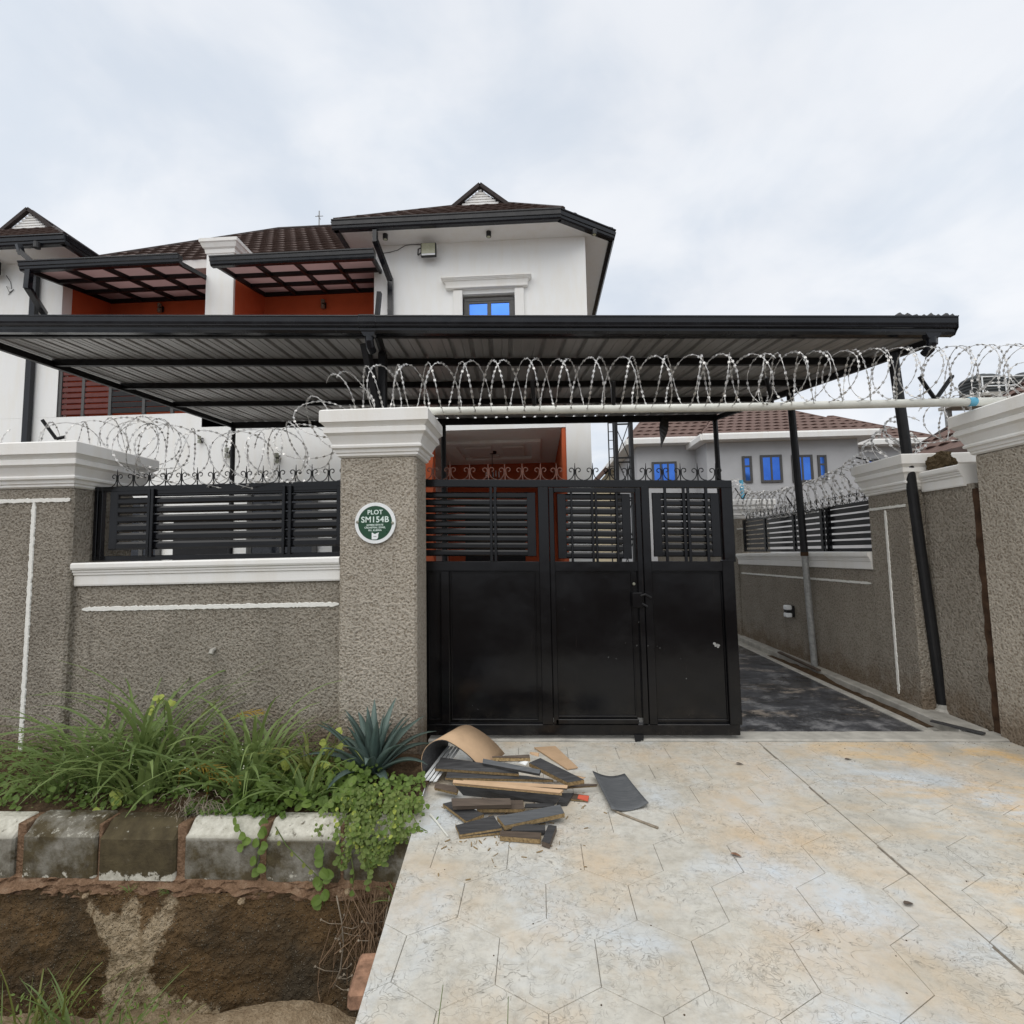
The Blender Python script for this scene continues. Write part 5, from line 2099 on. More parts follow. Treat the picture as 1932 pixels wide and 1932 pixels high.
nc = empty('cream_house', (7, 34, 0), 'cream gabled house partly hidden behind the lattice tower', 'house', 'houses')
g0, g1, gt_ = at(1108, 935, 32), at(1260, 900, 32), at(1212, 815, 32)
m = MB().slab([(g0.x, 32, 0), (g1.x + 3, 32, 0), (g1.x + 3, 32, gt_.z - 1), (gt_.x, 32, gt_.z), (g0.x, 32, g0.z)], (0, 8, 0))
hp(m, 'wall', 'cream', nc)
m = MB().slab([(g0.x - .7, 31.6, g0.z - .55), (gt_.x, 31.6, gt_.z + .05), (gt_.x, 31.6, gt_.z + .32), (g0.x - .8, 31.6, g0.z - .28)], (0, 8.6, 0))
hp(m, 'roof', 'roof2', nc)
m = MB().slab([(gt_.x, 31.6, gt_.z + .05), (g1.x + 3.6, 31.6, gt_.z - 1.6), (g1.x + 3.6, 31.6, gt_.z - 1.3), (gt_.x, 31.6, gt_.z + .32)], (0, 8.6, 0))
hp(m, 'roof', 'roof2', nc)

# house on the right behind the driveway pillar: eave runs in depth
XR = 9.5
e_a, e_b = atX(1716, 870, XR), atX(1812, 846, XR)
r_a = atX(1714, 832, XR + 3)
nr = empty('side_house', (XR + 3, e_a.y, 0), 'neighbour house with brown roof and cream wall behind the driveway pillar', 'house', 'houses')
ye0, ye1 = e_b.y - 4, e_a.y + 1.0
zer = e_b.z
hp(MB().box(XR + .5, XR + 8, ye0 + .5, ye1 - .5, 0, zer), 'wall', 'cream', nr)
A, B = Vector((XR, ye1, zer)), Vector((XR, ye0, zer))
C_, D_ = Vector((XR + 4.2, ye0 + 3.5, zer + 3.2)), Vector((XR + 4.2, ye1 - 3.5, zer + 3.2))
core = MB().poly([A, B, C_, D_]).poly([A, D_, (XR + 8.5, ye1, zer)]).poly([B, C_, (XR + 8.5, ye0, zer)]).poly([(XR + 8.5, ye0, zer), (XR + 8.5, ye1, zer), D_, C_])
rr_ = hp(core, 'roof', 'roof2', nr, fix=False)
wavy_courses(rr_, A, B, D_, C_, 12, 'roof2', .42, .024, .045)
hp(MB().profile(A, B, [(0, -.22), (.08, -.2), (.10, .02), (0, .02)], (-1, 0, 0)), 'fascia', 'roof', nr)
hp(MB().tube([A, D_], .07, 6).tube([B, C_], .07, 6), 'ridge_cap', 'ridge', rr_)

# steel lattice tower
tw = empty('lattice_tower', (0, 0, 0), 'dark steel lattice tower with a ladder behind the gate', 'tower')
TY = 17.0
tx0, tx1 = at(1163, 850, TY).x, at(1192, 850, TY).x
dpt = .85
tw.location = ((tx0 + tx1) / 2, TY + dpt / 2, 0)
TT = 7.2
legs = [(tx0, TY), (tx1, TY), (tx1 + .12, TY + dpt), (tx0 + .10, TY + dpt)]
for x, y in legs:
    child(MB().bar((x, y, 0), (x, y, TT), .11, .11, (0, 1, 0)), 'leg', MT['steel'], tw)
for k in range(5):
    z0, z1 = .6 + k * 1.35, .6 + (k + 1) * 1.35
    for i in range(4):
        (xa, ya), (xb, yb) = legs[i], legs[(i + 1) % 4]
        child(MB().bar((xa, ya, z0), (xb, yb, z0), .05, .05), 'brace', MT['steel'], tw)
        pq = ((xa, ya, z0), (xb, yb, z1)) if (k + i) % 2 else ((xb, yb, z0), (xa, ya, z1))
        child(MB().tube(pq, .016, 5), 'diagonal', MT['steel'], tw)
la, lb = at(1148, 850, TY).x, at(1157, 850, TY).x
child(MB().tube([(la, TY - .1, 0), (la, TY - .1, TT)], .022, 6), 'ladder_rail', MT['steel'], tw)
child(MB().tube([(lb, TY - .1, 0), (lb, TY - .1, TT)], .022, 6), 'ladder_rail', MT['steel'], tw)
for k in range(24):
    child(MB().tube([(la, TY - .1, .3 + .29 * k), (lb, TY - .1, .3 + .29 * k)], .014, 5), 'rung', MT['steel'], tw)

# water tanks on a stand at the far right
wt_y = 19.0
base = at(1885, 752, wt_y)
st = empty('tank_stand', (base.x, wt_y, 0), 'white railed tank stand behind the driveway pillar', 'tank stand')
for dx in (-1.1, 1.6):
    for dy in (-.7, .9):
        child(MB().box(base.x + dx - .08, base.x + dx + .08, wt_y + dy - .08, wt_y + dy + .08, 0, base.z), 'leg', MT['galvpole'], st)
child(MB().box(base.x - 1.3, base.x + 1.9, wt_y - .9, wt_y + 1.1, base.z - .12, base.z), 'deck', MT['plainconc'], st)
for z in (.22, .55):
    child(MB().tube([(base.x - 1.25, wt_y - .85, base.z + z), (base.x + 1.85, wt_y - .85, base.z + z)], .022, 6), 'rail', MT['signwhite'], st)
for k in range(5):
    x = base.x - 1.25 + k * .77
    child(MB().tube([(x, wt_y - .85, base.z), (x, wt_y - .85, base.z + .58)], .022, 6), 'baluster', MT['signwhite'], st)
for dx, lab in ((-.50, 'black ribbed water tank on the stand, nearer the carport'), (.95, 'black ribbed water tank on the stand, cut by the photo edge')):
    t_ = empty('water_tank', (base.x + dx, wt_y + .1, base.z), lab, 'water tank', 'water tanks')
    prof = [(.60, 0)]
    for k in range(6):
        z = .06 + k * .11
        prof += [(.60, z), (.625, z + .03), (.625, z + .06), (.60, z + .09)]
    prof += [(.58, .74), (.40, .84), (.20, .87)]
    MB().lathe((0, 0, 0), prof, 24).build('shell', MT['tank'], t_, True)
    MB().lathe((0, 0, .86), [(.19, 0), (.19, .05), (.15, .07)], 16).build('lid', MT['tank'], t_)

# ================================================================== plants
def blade(m, base, az, L, w, e0, e1, n=7, fold=.25, twist=0.0):
    """arching strap leaf: starts at elevation e0 and bends to e1"""
    p = Vector(base)
    vs, fs = [], []
    h = Vector((math.cos(az), math.sin(az), 0))
    sd = Vector((-math.sin(az), math.cos(az), 0))
    for i in range(n + 1):
        s = i / n
        e = e0 + (e1 - e0) * s ** 1.3
        d = h * math.cos(e) + Z1 * math.sin(e)
        up = -h * math.sin(e) + Z1 * math.cos(e)
        sd2 = (sd * math.cos(twist * s) + up * math.sin(twist * s))
        ww = w * (min(1, .45 + s * 2.2) if s < .3 else max(.03, (1 - s) / .7) ** .7) * .5
        vs += [p - sd2 * ww + up * ww * fold, p, p + sd2 * ww + up * ww * fold]
        p = p + d * (L / n)
    for i in range(n):
        a = i * 3
        fs += [(a, a + 1, a + 4, a + 3), (a + 1, a + 2, a + 5, a + 4)]
    m.add(vs, fs)


def leaf(m, c, nrm, d, L, w, fold=.15, round_=False):
    """small broad leaf lying in the plane of d and nrm x d"""
    nrm = Vector(nrm).normalized()
    d = Vector(d); d = (d - nrm * d.dot(nrm))
    if d.length < 1e-4: d = Vector((1, 0, 0))
    d.normalize()
    s = nrm.cross(d)
    c = Vector(c)
    if round_:
        pr = [(0, 0), (.05, .42), (.30, .54), (.62, .50), (.88, .30), (1, 0)]
    else:
        pr = [(0, 0), (.15, .34), (.42, .5), (.72, .34), (1, 0)]
    ctr = [c + d * L * a - nrm * L * .10 * a * a for a, b in pr]
    lft = [c + d * L * a + s * w * b + nrm * (w * b * fold - L * .10 * a * a) for a, b in pr[1:-1]]
    rgt = [c + d * L * a - s * w * b + nrm * (w * b * fold - L * .10 * a * a) for a, b in pr[1:-1]]
    k = len(pr)
    vs = ctr + lft + rgt
    fs = []
    for side, o in ((0, k), (1, k + k - 2)):
        seq = [0] + [o + i for i in range(k - 2)] + [k - 1]
        for i in range(k - 1):
            q = [i, i + 1, seq[i + 1], seq[i]]
            q = list(dict.fromkeys(q))
            if len(q) >= 3:
                fs.append(tuple(q if side else q[::-1]))
    m.add(vs, fs)


def ground_z(x, y):
    if y < KERB_Y + .02:
        return -1.05
    return .02


rng = random.Random(21)


def tussock(u, v, Y, n, L, w, label, seed, mat='grass', spread=.10, z=None, lean=0.0, e=(1.25, -.35)):
    c = at(u, v, Y)
    z = ground_z(c.x, Y) if z is None else z
    r = empty('grass_tussock', (c.x, Y, z), label, 'grass', 'strap-leaved grass tussocks')
    q = random.Random(seed)
    m = MB()
    for i in range(n):
        az = q.uniform(0, 2 * PI)
        rad = spread * q.random() ** .7
        b = (rad * math.cos(az), rad * math.sin(az) * .7, -.02)
        ll = L * q.uniform(.55, 1.20)
        e0 = q.uniform(e[0] - .45, e[0] + .25)
        e1 = q.uniform(e[1] - .5, e[1] + .7)
        a2 = az + q.uniform(-.5, .5)
        if math.sin(a2) > .3:
            a2 = -a2 if q.random() < .5 else a2
        blade(m, b, a2 + lean * 0, ll, w * q.uniform(.8, 1.45), e0, e1, 8, .3, q.uniform(-.8, .8))
    m.build('blades', MT[mat], r, True, False)
    return r


TS = [
    (255, 1480, 3.62, 48, .98, .026, 'tallest grass tussock near the white painted line, leaves against the wall', 1, 'grass', .12),
    (325, 1470, 3.72, 34, .98, .026, 'grass tussock with two long leaves reaching right against the low wall', 2, 'grass', .10),
    (195, 1490, 3.48, 46, .82, .024, 'grass tussock arching left over the white painted line', 3, 'grass', .12),
    (265, 1520, 3.32, 40, .64, .026, 'low grass tussock with leaves drooping over the dark kerb stone', 4, 'grass', .10),
    (350, 1505, 3.42, 32, .60, .022, 'small grass tussock left of the yellow palm frond', 5, 'grass', .09),
    (478, 1480, 3.60, 44, .80, .027, 'broad grass tussock in the middle of the planting strip', 6, 'grass', .11),
    (455, 1520, 3.34, 30, .62, .027, 'grass tussock bending down toward the whitest kerb stone', 7, 'grass', .08),
    (520, 1450, 3.80, 18, .70, .030, 'stiff pair of leaves standing beside the wall left of the agave', 8, 'grass', .06),
    (590, 1490, 3.60, 26, .55, .020, 'thin grass tussock just left of the agave', 9, 'grassy', .10),
    (575, 1535, 3.30, 20, .50, .024, 'grass tussock spilling low over the kerb below the agave', 10, 'grass', .06),
    (110, 1510, 3.40, 40, .48, .016, 'short grass tussock at the foot of the corner pillar', 11, 'grass', .14),
    (150, 1470, 3.75, 30, .66, .020, 'grass tussock behind the others at the pillar edge', 12, 'grass', .10),
]
for t_ in TS:
    tussock(*t_)

# agave: every leaf a part
ac = at(703, 1492, 3.70)
ag = empty('agave', (ac.x, 3.70, .03), 'blue-green agave rosette in front of the tall gate pillar', 'agave')
q = random.Random(5)
for i in range(34):
    k = i / 34
    az = i * 2.39996
    e0 = 1.45 - 1.05 * k + q.uniform(-.08, .08)
    e1 = e0 - (.15 + 1.1 * k) + q.uniform(-.2, .15)
    L = .40 + .12 * math.sin(PI * min(1, k * 1.1)) + q.uniform(-.04, .05)
    m = MB()
    n = 9
    p = Vector((.03 * math.cos(az), .03 * math.sin(az), .0))
    h = Vector((math.cos(az), math.sin(az), 0)); sd = Vector((-math.sin(az), math.cos(az), 0))
    top, bot = [], []
    for j in range(n + 1):
        s = j / n
        e = e0 + (e1 - e0) * s ** 1.8
        d = h * math.cos(e) + Z1 * math.sin(e)
        up = -h * math.sin(e) + Z1 * math.cos(e)
        w = .088 * (.62 + .95 * s - .1 if s < .4 else .90 * ((1 - s) / .6) ** .75) * .5 + .0008
        top.append((p - sd * w + up * w * .55, p + up * .001, p + sd * w + up * w * .55))
        bot.append((p - up * .010 * (1 - s),))
        p = p + d * (L / n)
    vs = [x for t3 in top for x in t3] + [x[0] for x in bot]
    fs = []
    o = 3 * (n + 1)
    for j in range(n):
        a = 3 * j
        fs += [(a, a + 1, a + 4, a + 3), (a + 1, a + 2, a + 5, a + 4), (a, a + 3, o + j + 1, o + j), (a + 2, o + j, o + j + 1, a + 5)]
    m.add(vs, fs)
    m.build('leaf', MT['agave'], ag, True, False)


def frond(u, v, Y, az, e0, e1, L, label, mat='palm'):
    c = at(u, v, Y)
    r = empty('palm_frond', (c.x, Y, c.z), label, 'palm frond', 'yellowing palm fronds')
    q = random.Random(int(u))
    st = MB(); lf = MB()
    h = Vector((math.cos(az), math.sin(az), 0)); sd = Vector((-math.sin(az), math.cos(az), 0))
    p = Vector((0, 0, 0)); pts = []
    for i in range(15):
        s = i / 14
        e = e0 + (e1 - e0) * s
        d = h * math.cos(e) + Z1 * math.sin(e)
        up = -h * math.sin(e) + Z1 * math.cos(e)
        pts.append(p.copy())
        if i > 1:
            for sg in (-1, 1):
                dd = (d * .75 + sd * sg * .65 + up * q.uniform(-.25, .35)).normalized()
                l_ = L * .42 * math.sin(PI * (.15 + .8 * s)) * q.uniform(.85, 1.1)
                w = .007
                e_ = dd.cross(up).normalized() * w
                lf.add([p, p + dd * l_ * .4 + e_, p + dd * l_ - Z1 * l_ * .12, p + dd * l_ * .4 - e_], [(0, 1, 2, 3)])
        p = p + d * (L / 14)
    st.tube(pts, [.005 * (1 - .7 * i / 14) for i in range(15)], 5)
    base = [Vector((0, 0, 0)), Vector((-.01 * h.x, 0, -c.z * .5)), Vector((-.03 * h.x, .02, -c.z + .01))]
    if c.z > .02:
        st.tube(base, .005, 5)
    st.build('rachis', MT[mat], r, True, False)
    o = lf.build('leaflets', MT[mat], r, False, False)
    o['kind'] = 'stuff'


frond(340, 1456, 3.40, -.15, .45, -.45, .34, 'yellow palm frond spread low in the middle of the planting strip')
frond(425, 1362, 3.85, .30, .55, -.30, .28, 'orange-yellow palm frond tip against the low wall')
frond(362, 1380, 3.85, .5, 1.2, .55, .28, 'yellow-green palm frond rising behind the grass', 'grassy')
frond(395, 1470, 3.30, .1, .1, -.6, .26, 'drooping pale palm frond at the soil edge')


def leaf_cluster(u, v, Y, n, L, label, mat='lime', seed=0, rad=.05):
    c = at(u, v, Y)
    r = empty('leafy_shoot', (c.x, Y, c.z), label, 'plant', 'bright leafy shoots')
    q = random.Random(seed)
    st, lf = MB(), MB()
    foot = max(-.02, .02) - c.z
    st.tube([(0, .02, foot), (.01, .01, foot * .5), (0, 0, 0)], .003, 5)
    for i in range(n):
        a = q.uniform(0, 2 * PI)
        p = Vector((rad * math.cos(a), rad * .6 * math.sin(a) - .02, q.uniform(-rad, rad)))
        st.tube([(0, 0, -.01), p], .0018, 4)
        leaf(lf, p, (q.uniform(-.4, .4), -.8, q.uniform(.2, .7)), (math.cos(a), -.2, math.sin(a) * .6 - .3), L * q.uniform(.8, 1.2), L * .85, .12, True)
    st.build('stem', MT['creeper'], r)
    o = lf.build('foliage', MT[mat], r, False, False)
    o['kind'] = 'stuff'


leaf_cluster(205, 1506, 3.26, 5, .055, 'yellow-green three-leaved shoot at the kerb under the arching grass', 'lime', 3, .045)
leaf_cluster(310, 1330, 3.85, 9, .048, 'lime-green leaves of a shoot high among the tall grass', 'lime', 4, .06)
leaf_cluster(313, 1365, 3.80, 5, .045, 'pale green leaves just under the lime shoot', 'weed', 5, .05)
leaf_cluster(540, 1440, 3.60, 7, .06, 'round-leaved yellow-green shoot left of the agave', 'lime', 6, .07)
leaf_cluster(604, 1455, 3.50, 8, .05, 'yellow-green star of narrow leaves next to the agave', 'lime', 7, .055)
leaf_cluster(632, 1402, 3.80, 7, .055, 'lime-green leaves behind the agave at the pillar corner', 'lime', 8, .06)


def scatter_stuff(name, label, mat, N, region, L, seed, up=.75, round_=True, stems=True):
    """uncountable low foliage; region(q) -> point"""
    q = random.Random(seed)
    m = MB()
    for i in range(N):
        p, n_ = region(q)
        d = Vector((q.uniform(-1, 1), q.uniform(-1, 1), q.uniform(-.3, .3)))
        l_ = L * q.uniform(.55, 1.3)
        nn = Vector(n_) + Vector((q.uniform(-.7, .7), q.uniform(-.7, .7), q.uniform(-.3, .3)))
        leaf(m, p, nn, d, l_, l_ * (.85 if round_ else .35), .15, round_)
    o = m.build(name, MT[mat], None, False, False)
    tag(o, label, 'plants', None, 'stuff')
    return o


def bed_region(u0, u1, ymin, ymax, hmax, power=1.6, den=None):
    def f(q):
        Y = q.uniform(ymin, ymax)
        u = q.uniform(u0, u1)
        x = at(u, 1500, Y).x
        k = .35 + .65 * max(0, min(1, .5 + fbm((x, Y, 2), 3)))
        return Vector((x, Y, .015 + hmax * k * q.random() ** power)), (0, -.35, .8)
    return f


scatter_stuff('ground_cover_weeds', 'low green weeds carpeting the planting strip', 'weed', 2600, bed_region(-60, 640, 3.2, 4.05, .16), .028, 1)
scatter_stuff('fine_weeds', 'fine feathery weeds between the grass tussocks', 'creeper', 2600, bed_region(-40, 620, 3.2, 4.05, .30, 1.3), .022, 2, round_=False)
scatter_stuff('broad_weeds', 'round-leaved weeds left of the agave along the kerb', 'weed', 330, bed_region(450, 690, 3.18, 3.6, .17, 1.0), .055, 3)
scatter_stuff('mossy_sprouts', 'bright green sprouts on top of the whitest kerb stones', 'weed', 500, bed_region(350, 540, 3.14, 3.24, .035, 1.0), .022, 4)


def hang_region(q):
    """creeper cushion over the kerb in front of the agave"""
    a = q.gauss(0, .46)
    x = at(708 + 75 * a, 1560, 3.1).x
    s = q.random()
    bulge = .10 * math.sin(PI * min(1, .25 + s * .8)) * (1 - .35 * abs(a)) * q.uniform(.3, 1.15)
    hang = .75 + .6 * noise.noise(Vector((a * 2.2, 3, 1)))
    z = .13 - .42 * s * hang * (1 - .5 * min(1, abs(a))) + .05 * q.uniform(-1, 1)
    y = KERB_Y + .16 - .20 * min(1, s * 1.6) - bulge * .6
    if noise.noise(Vector((x * 7, z * 7, 4))) < -.05 and q.random() < .8:
        return hang_region(q)
    return Vector((x, y, z)), (q.uniform(-.4, .4), -.8, .5)


scatter_stuff('creeper', 'mat of small-leaved creeper hanging over the kerb below the agave', 'creeper', 1300, hang_region, .020, 6)
scatter_stuff('creeper_young_leaves', 'yellower young leaves of the creeper over the kerb', 'lime', 150, hang_region, .020, 61)
scatter_stuff('creeper_dark_leaves', 'broader dark leaves among the creeper over the kerb', 'weed', 200, hang_region, .028, 62)
scatter_stuff('creeper_shoots', 'darker creeper leaves under the agave leaves', 'weed', 700, bed_region(610, 800, 3.15, 3.6, .13, .9), .030, 7)


def vine(pts, label, seed, L=.045, n=10, mat='weed'):
    P = [at(u, v, Y) for u, v, Y in pts]
    r = empty('vine', tuple(P[0]), label, 'vine', 'vines trailing over the kerb')
    q = random.Random(seed)
    o = Vector(P[0])
    MB().tube([p - o for p in P], .0028, 5).build('stem', MT['creeper'], r, True, False)
    lf = MB()
    for i in range(n):
        s = (i + .5) / n * (len(P) - 1)
        k = min(int(s), len(P) - 2)
        p = P[k].lerp(P[k + 1], s - k) - o
        leaf(lf, p + Vector((q.uniform(-.02, .02), -.015, q.uniform(-.01, .02))), (q.uniform(-.4, .4), -1, .3), (q.choice((-1, 1)), -.1, q.uniform(-.8, .2)), L * q.uniform(.7, 1.2), L * .9, .12, True)
    ob = lf.build('foliage', MT[mat], r, False, False)
    ob['kind'] = 'stuff'


KY = KERB_Y - .02
vine([(500, 1545, 3.12), (490, 1575, KY), (488, 1610, KY), (480, 1650, KY)], 'leafy vine trailing down the joint beside the whitest kerb stone', 1, .05, 9)
vine([(440, 1545, 3.12), (455, 1570, KY), (470, 1585, KY), (462, 1600, KY)], 'short vine on the face of the whitest kerb stone', 2, .045, 6)
vine([(520, 1560, 3.10), (540, 1595, KY), (570, 1625, KY - .03), (600, 1655, KY - .05)], 'thin yellowish vine crossing the plain grey kerb stone', 3, .025, 5, 'grassy')
vine([(612, 1590, KY), (608, 1630, KY - .02), (610, 1670, KY - .03), (612, 1705, KY - .03)], 'dark leafy vine hanging below the kerb near the driveway', 4, .055, 14)
vine([(640, 1545, 3.08), (636, 1580, KY - .02), (644, 1612, KY - .03), (638, 1640, KY - .03)], 'straggling vine at the creeper edge over the last kerb joint', 6, .03, 12, 'creeper')
vine([(770, 1520, 3.10), (782, 1545, KY), (790, 1560, KY), (812, 1572, KY - .02)], 'vine tip reaching over the driveway corner', 7, .03, 7, 'weed')
vine([(700, 1560, 3.0), (690, 1610, KY - .06), (700, 1650, KY - .06), (694, 1672, KY - .06)], 'long vine strand hanging below the creeper mat', 8, .028, 12, 'creeper')
vine([(660, 1600, KY), (668, 1650, KY - .02), (664, 1690, KY - .03)], 'small round-leaved vine under the creeper mat', 5, .03, 4)

# weeds in the drain
for a in ((55, 1925, 2.80, 46, .52, .010, 'thin weedy grass in the drain at the photo corner', 31, 'grassy', .16),
          (165, 1930, 2.78, 46, .46, .011, 'green weedy grass in the drain under the dark kerb stones', 32, 'grass', .16),
          (290, 1935, 2.78, 20, .30, .010, 'small grass clump in the drain by the pale cement spill', 33, 'grassy', .12),
          (10, 1930, 2.82, 36, .50, .010, 'ragged grass clump at the very corner of the drain', 35, 'grass', .14)):
    tussock(*a, z=-1.06, e=(1.2, .2))
for a in ((245, 1672, KERB_Y - .03, 10, .07, .006, 'tiny green sprout on the mortar ledge under the darkest kerb stone', 41, 'grass', .02),
          (318, 1676, KERB_Y - .03, 12, .08, .006, 'second tiny green sprout on the mortar ledge by the joint', 42, 'grass', .02),
          (750, 1690, KERB_Y - .05, 14, .15, .010, 'small grassy weed under the kerb beside the driveway edge', 43, 'grass', .03)):
    c = at(a[0], a[1], a[2])
    tussock(*a, z=c.z - .01, e=(1.0, -.2))


def drain_region(q):
    x = at(q.uniform(0, 330), 1900, 2.85).x
    Y = q.uniform(2.72, 3.0)
    return Vector((x, Y, -1.03 + .20 * q.random() ** 2)), (0, -.4, .8)


scatter_stuff('drain_weeds', 'scattered small weeds on the drain bottom', 'weed', 420, drain_region, .030, 9, round_=False)
# dry roots and stems hanging on the drain wall near the driveway
q = random.Random(77)
m = MB()
for i in range(95):
    u = q.gauss(705, 30); v = q.uniform(1665, 1740)
    y0 = KERB_Y - .02 - q.uniform(0, .07)
    p = at(u, v, y0)
    pts = [p]
    d = Vector((q.uniform(-.5, .5), q.uniform(-.15, .1), -1))
    for k in range(5):
        d = (d + Vector((q.uniform(-.35, .35), q.uniform(-.15, .15), q.uniform(-.2, .2)))).normalized()
        pts.append(pts[-1] + d * q.uniform(.04, .11))
    m.tube(pts, q.uniform(.0014, .0032), 4, False)
tag(m.build('root_tangle', MT['dry'], None, True, False), 'tangle of dry brown roots hanging by the driveway edge', 'roots', None, 'stuff')
for (us, lab, seed) in ((((635, 1690), (645, 1740), (648, 1780), (642, 1830), (628, 1865)), 'dry branching twig with seed heads on the drain wall', 1),
                        (((735, 1690), (722, 1760), (716, 1800), (705, 1850)), 'long dry stalk hanging beside the driveway slab', 2)):
    q = random.Random(seed)
    P = [at(u, v, KERB_Y - .07) for u, v in us]
    r = empty('dry_twig', tuple(P[0]), lab, 'twig', 'dry twigs in the drain')
    m, hd = MB(), MB()
    m.tube([p - P[0] for p in P], .004, 5)
    for k in range(14):
        s = q.uniform(.2, .95) * (len(P) - 1)
        i = min(int(s), len(P) - 2)
        c = P[i].lerp(P[i + 1], s - i) - P[0]
        e = c + Vector((q.uniform(-.13, .13), q.uniform(-.05, .02), q.uniform(-.02, .06)))
        m.tube([c, c.lerp(e, .6) + Vector((0, 0, -.012)), e], .0018, 4)
        hd.lathe(e, [(.002, -.006), (.007, 0), (.003, .006)], 6)
    m.build('stem', MT['twig'], r, True, False)
    ob = hd.build('seed_heads', MT['twig'], r, False, False)
    ob['kind'] = 'stuff'
# small pale flowers in the bed
q = random.Random(8)
m = MB()
for i in range(90):
    Y = q.uniform(3.25, 3.9)
    x = at(q.uniform(160, 470), 1450, Y).x
    z = .05 + .28 * q.random() ** 1.5
    m.lathe((x, Y, z), [(.002, 0), (.0045, .003), (.002, .006)], 6)
tag(m.build('tiny_flowers', MT['flower'], None, False, False), 'tiny pale flowers dotted through the grass', 'flowers', None, 'stuff')
# dead root clump on the kerb
q = random.Random(4)
m = MB()
for i in range(150):
    p = at(q.gauss(370, 22), q.gauss(1525, 16), KERB_Y + .12)
    d = Vector((q.uniform(-1, 1), q.uniform(-.6, .2), q.uniform(-1, .2))).normalized()
    m.tube([p, p + d * .03 + Vector((0, 0, .01)), p + d * .07 - Vector((0, 0, .02))], .0016, 3, False)
tag(m.build('dead_roots', MT['twig'], None, False, False), 'grey dead root clump at the kerb top', 'roots', None, 'stuff')

# red-brown block sticking out under the slab edge
b = at(682, 1815, 2.08)
m = MB().box(-.055, .14, -.10, .10, -.07, .0, .012)
m.v = [(x + .004 * noise.noise(Vector((x * 30, y * 30, z * 30))), y, z + .004 * noise.noise(Vector((x * 25, y * 25, 3)))) for x, y, z in m.v]
o = m.build('red_block', MT['brick'])
o.location = (-.70, 2.10, -.045)
o.rotation_euler = (0, 0, .1)
tag(o, 'old red brick jutting out from under the driveway slab', 'brick')
for (u, v, r_, lab) in ((160, 1690, .016, 'small pale stone on the ledge under the dark kerb stone'), (455, 1700, .020, 'pale stone chip on the ledge below the whitest kerb stone'), (655, 1682, .018, 'reddish stone chip on the ledge near the driveway')):
    p = at(u, v, KERB_Y - .06)
    bm = bmesh.new(); bmesh.ops.create_icosphere(bm, subdivisions=2, radius=r_)
    for vv in bm.verts:
        vv.co *= 1 + .4 * fbm(vv.co * 50, 1)
        vv.co.z *= .7
    me = bpy.data.meshes.new('stone_chip'); bm.to_mesh(me); bm.free()
    o = bpy.data.objects.new('stone_chip', me); col.objects.link(o); me.materials.append(MT['sediment']); o.location = p
    tag(o, lab, 'stone', 'stone chips on the ledge')

# ================================================================== offcuts dumped at the gate
def zc(x, y):
    return 779 + .25 * x, 1324 + .25 * y


def board(corners, thick, face, edge, label, name='board_offcut', grp='board offcuts dumped by the gate', bend=0.0, cat='board'):
    """corners: four (crop x, crop y, height) of the top face, in order round the face"""
    P = [atZ(*zc(x, y), z) for x, y, z in corners]
    c = sum(P, Vector()) / 4
    n = ((P[1] - P[0]).cross(P[3] - P[0])).normalized()
    if n.z < 0 and abs(n.z) > .2 or (abs(n.z) <= .2 and n.y > 0):
        n = -n
    r = empty(name, (c.x, c.y, max(0, min(p.z for p in P) - thick)), label, cat, grp)
    o = Vector(r.location)
    m = MB()
    k = .0015
    top = [p - o for p in P]
    cc = c - o
    m.slab(top, -n * (thick * .97))
    core = m.build('core', MT[edge], r)
    m2 = MB().slab([p + (cc - p).normalized() * k + n * .0006 for p in top], n * .0016)
    m2.build('face', MT[face], r)
    # bottom face laminate
    m3 = MB().slab([p + (cc - p).normalized() * k - n * (thick * .97 + .0004) for p in top], -n * .0012)
    m3.build('back_face', MT[face], r)
    return r


board([(165, 505, .10), (210, 420, .13), (790, 500, .13), (800, 545, .10)], .018, 'boardDark', 'chip', 'long charcoal plank at the back left of the offcut heap')
board([(525, 465, .145), (530, 430, .16), (965, 515, .15), (955, 545, .135)], .016, 'boardGrey', 'boardDark', 'narrow blue-grey strip lying across the top of the heap')
board([(875, 462, .135), (960, 425, .15), (1292, 590, .115), (1170, 612, .10)], .026, 'boardDark', 'chip', 'thick chipboard plank with dark face at the back right of the heap')
board([(452, 430, .085), (455, 422, .10), (880, 400, .10), (885, 425, .085)], .022, 'boardBrown', 'chip', 'thin brown strip behind the blue-grey strip')
board([(915, 345, .010), (1075, 335, .012), (1245, 495, .012), (1165, 508, .010)], .005, 'hard', 'hard', 'tan hardboard sheet lying flat behind the heap')
board([(955, 530, .06), (985, 515, .075), (1305, 572, .06), (1270, 592, .045)], .010, 'hard', 'chip', 'pale strip with tan face under the thick chipboard plank')
board([(245, 575, .065), (260, 530, .08), (860, 560, .08), (1060, 590, .065)], .016, 'boardDark', 'chip', 'dark plank buried in the middle of the heap')
board([(370, 615, .10), (380, 590, .115), (1170, 630, .095), (1165, 655, .08)], .022, 'hard', 'boardBrown', 'pale worn plank just behind the largest charcoal plank')
board([(300, 612, .125), (305, 590, .135), (1135, 665, .115), (1110, 690, .105)], .016, 'hard', 'hard', 'tan cut edge strip along the top of the largest charcoal plank')
board([(385, 690, .045), (320, 615, .118), (1125, 690, .100), (1082, 758, .040)], .016, 'boardDark', 'chip', 'largest charcoal plank leaning across the middle of the heap')
board([(1165, 650, .045), (1180, 618, .06), (1395, 622, .045), (1390, 635, .035)], .010, 'boardBrown', 'chip', 'broken brown splinter pointing at the loose dark sheet')
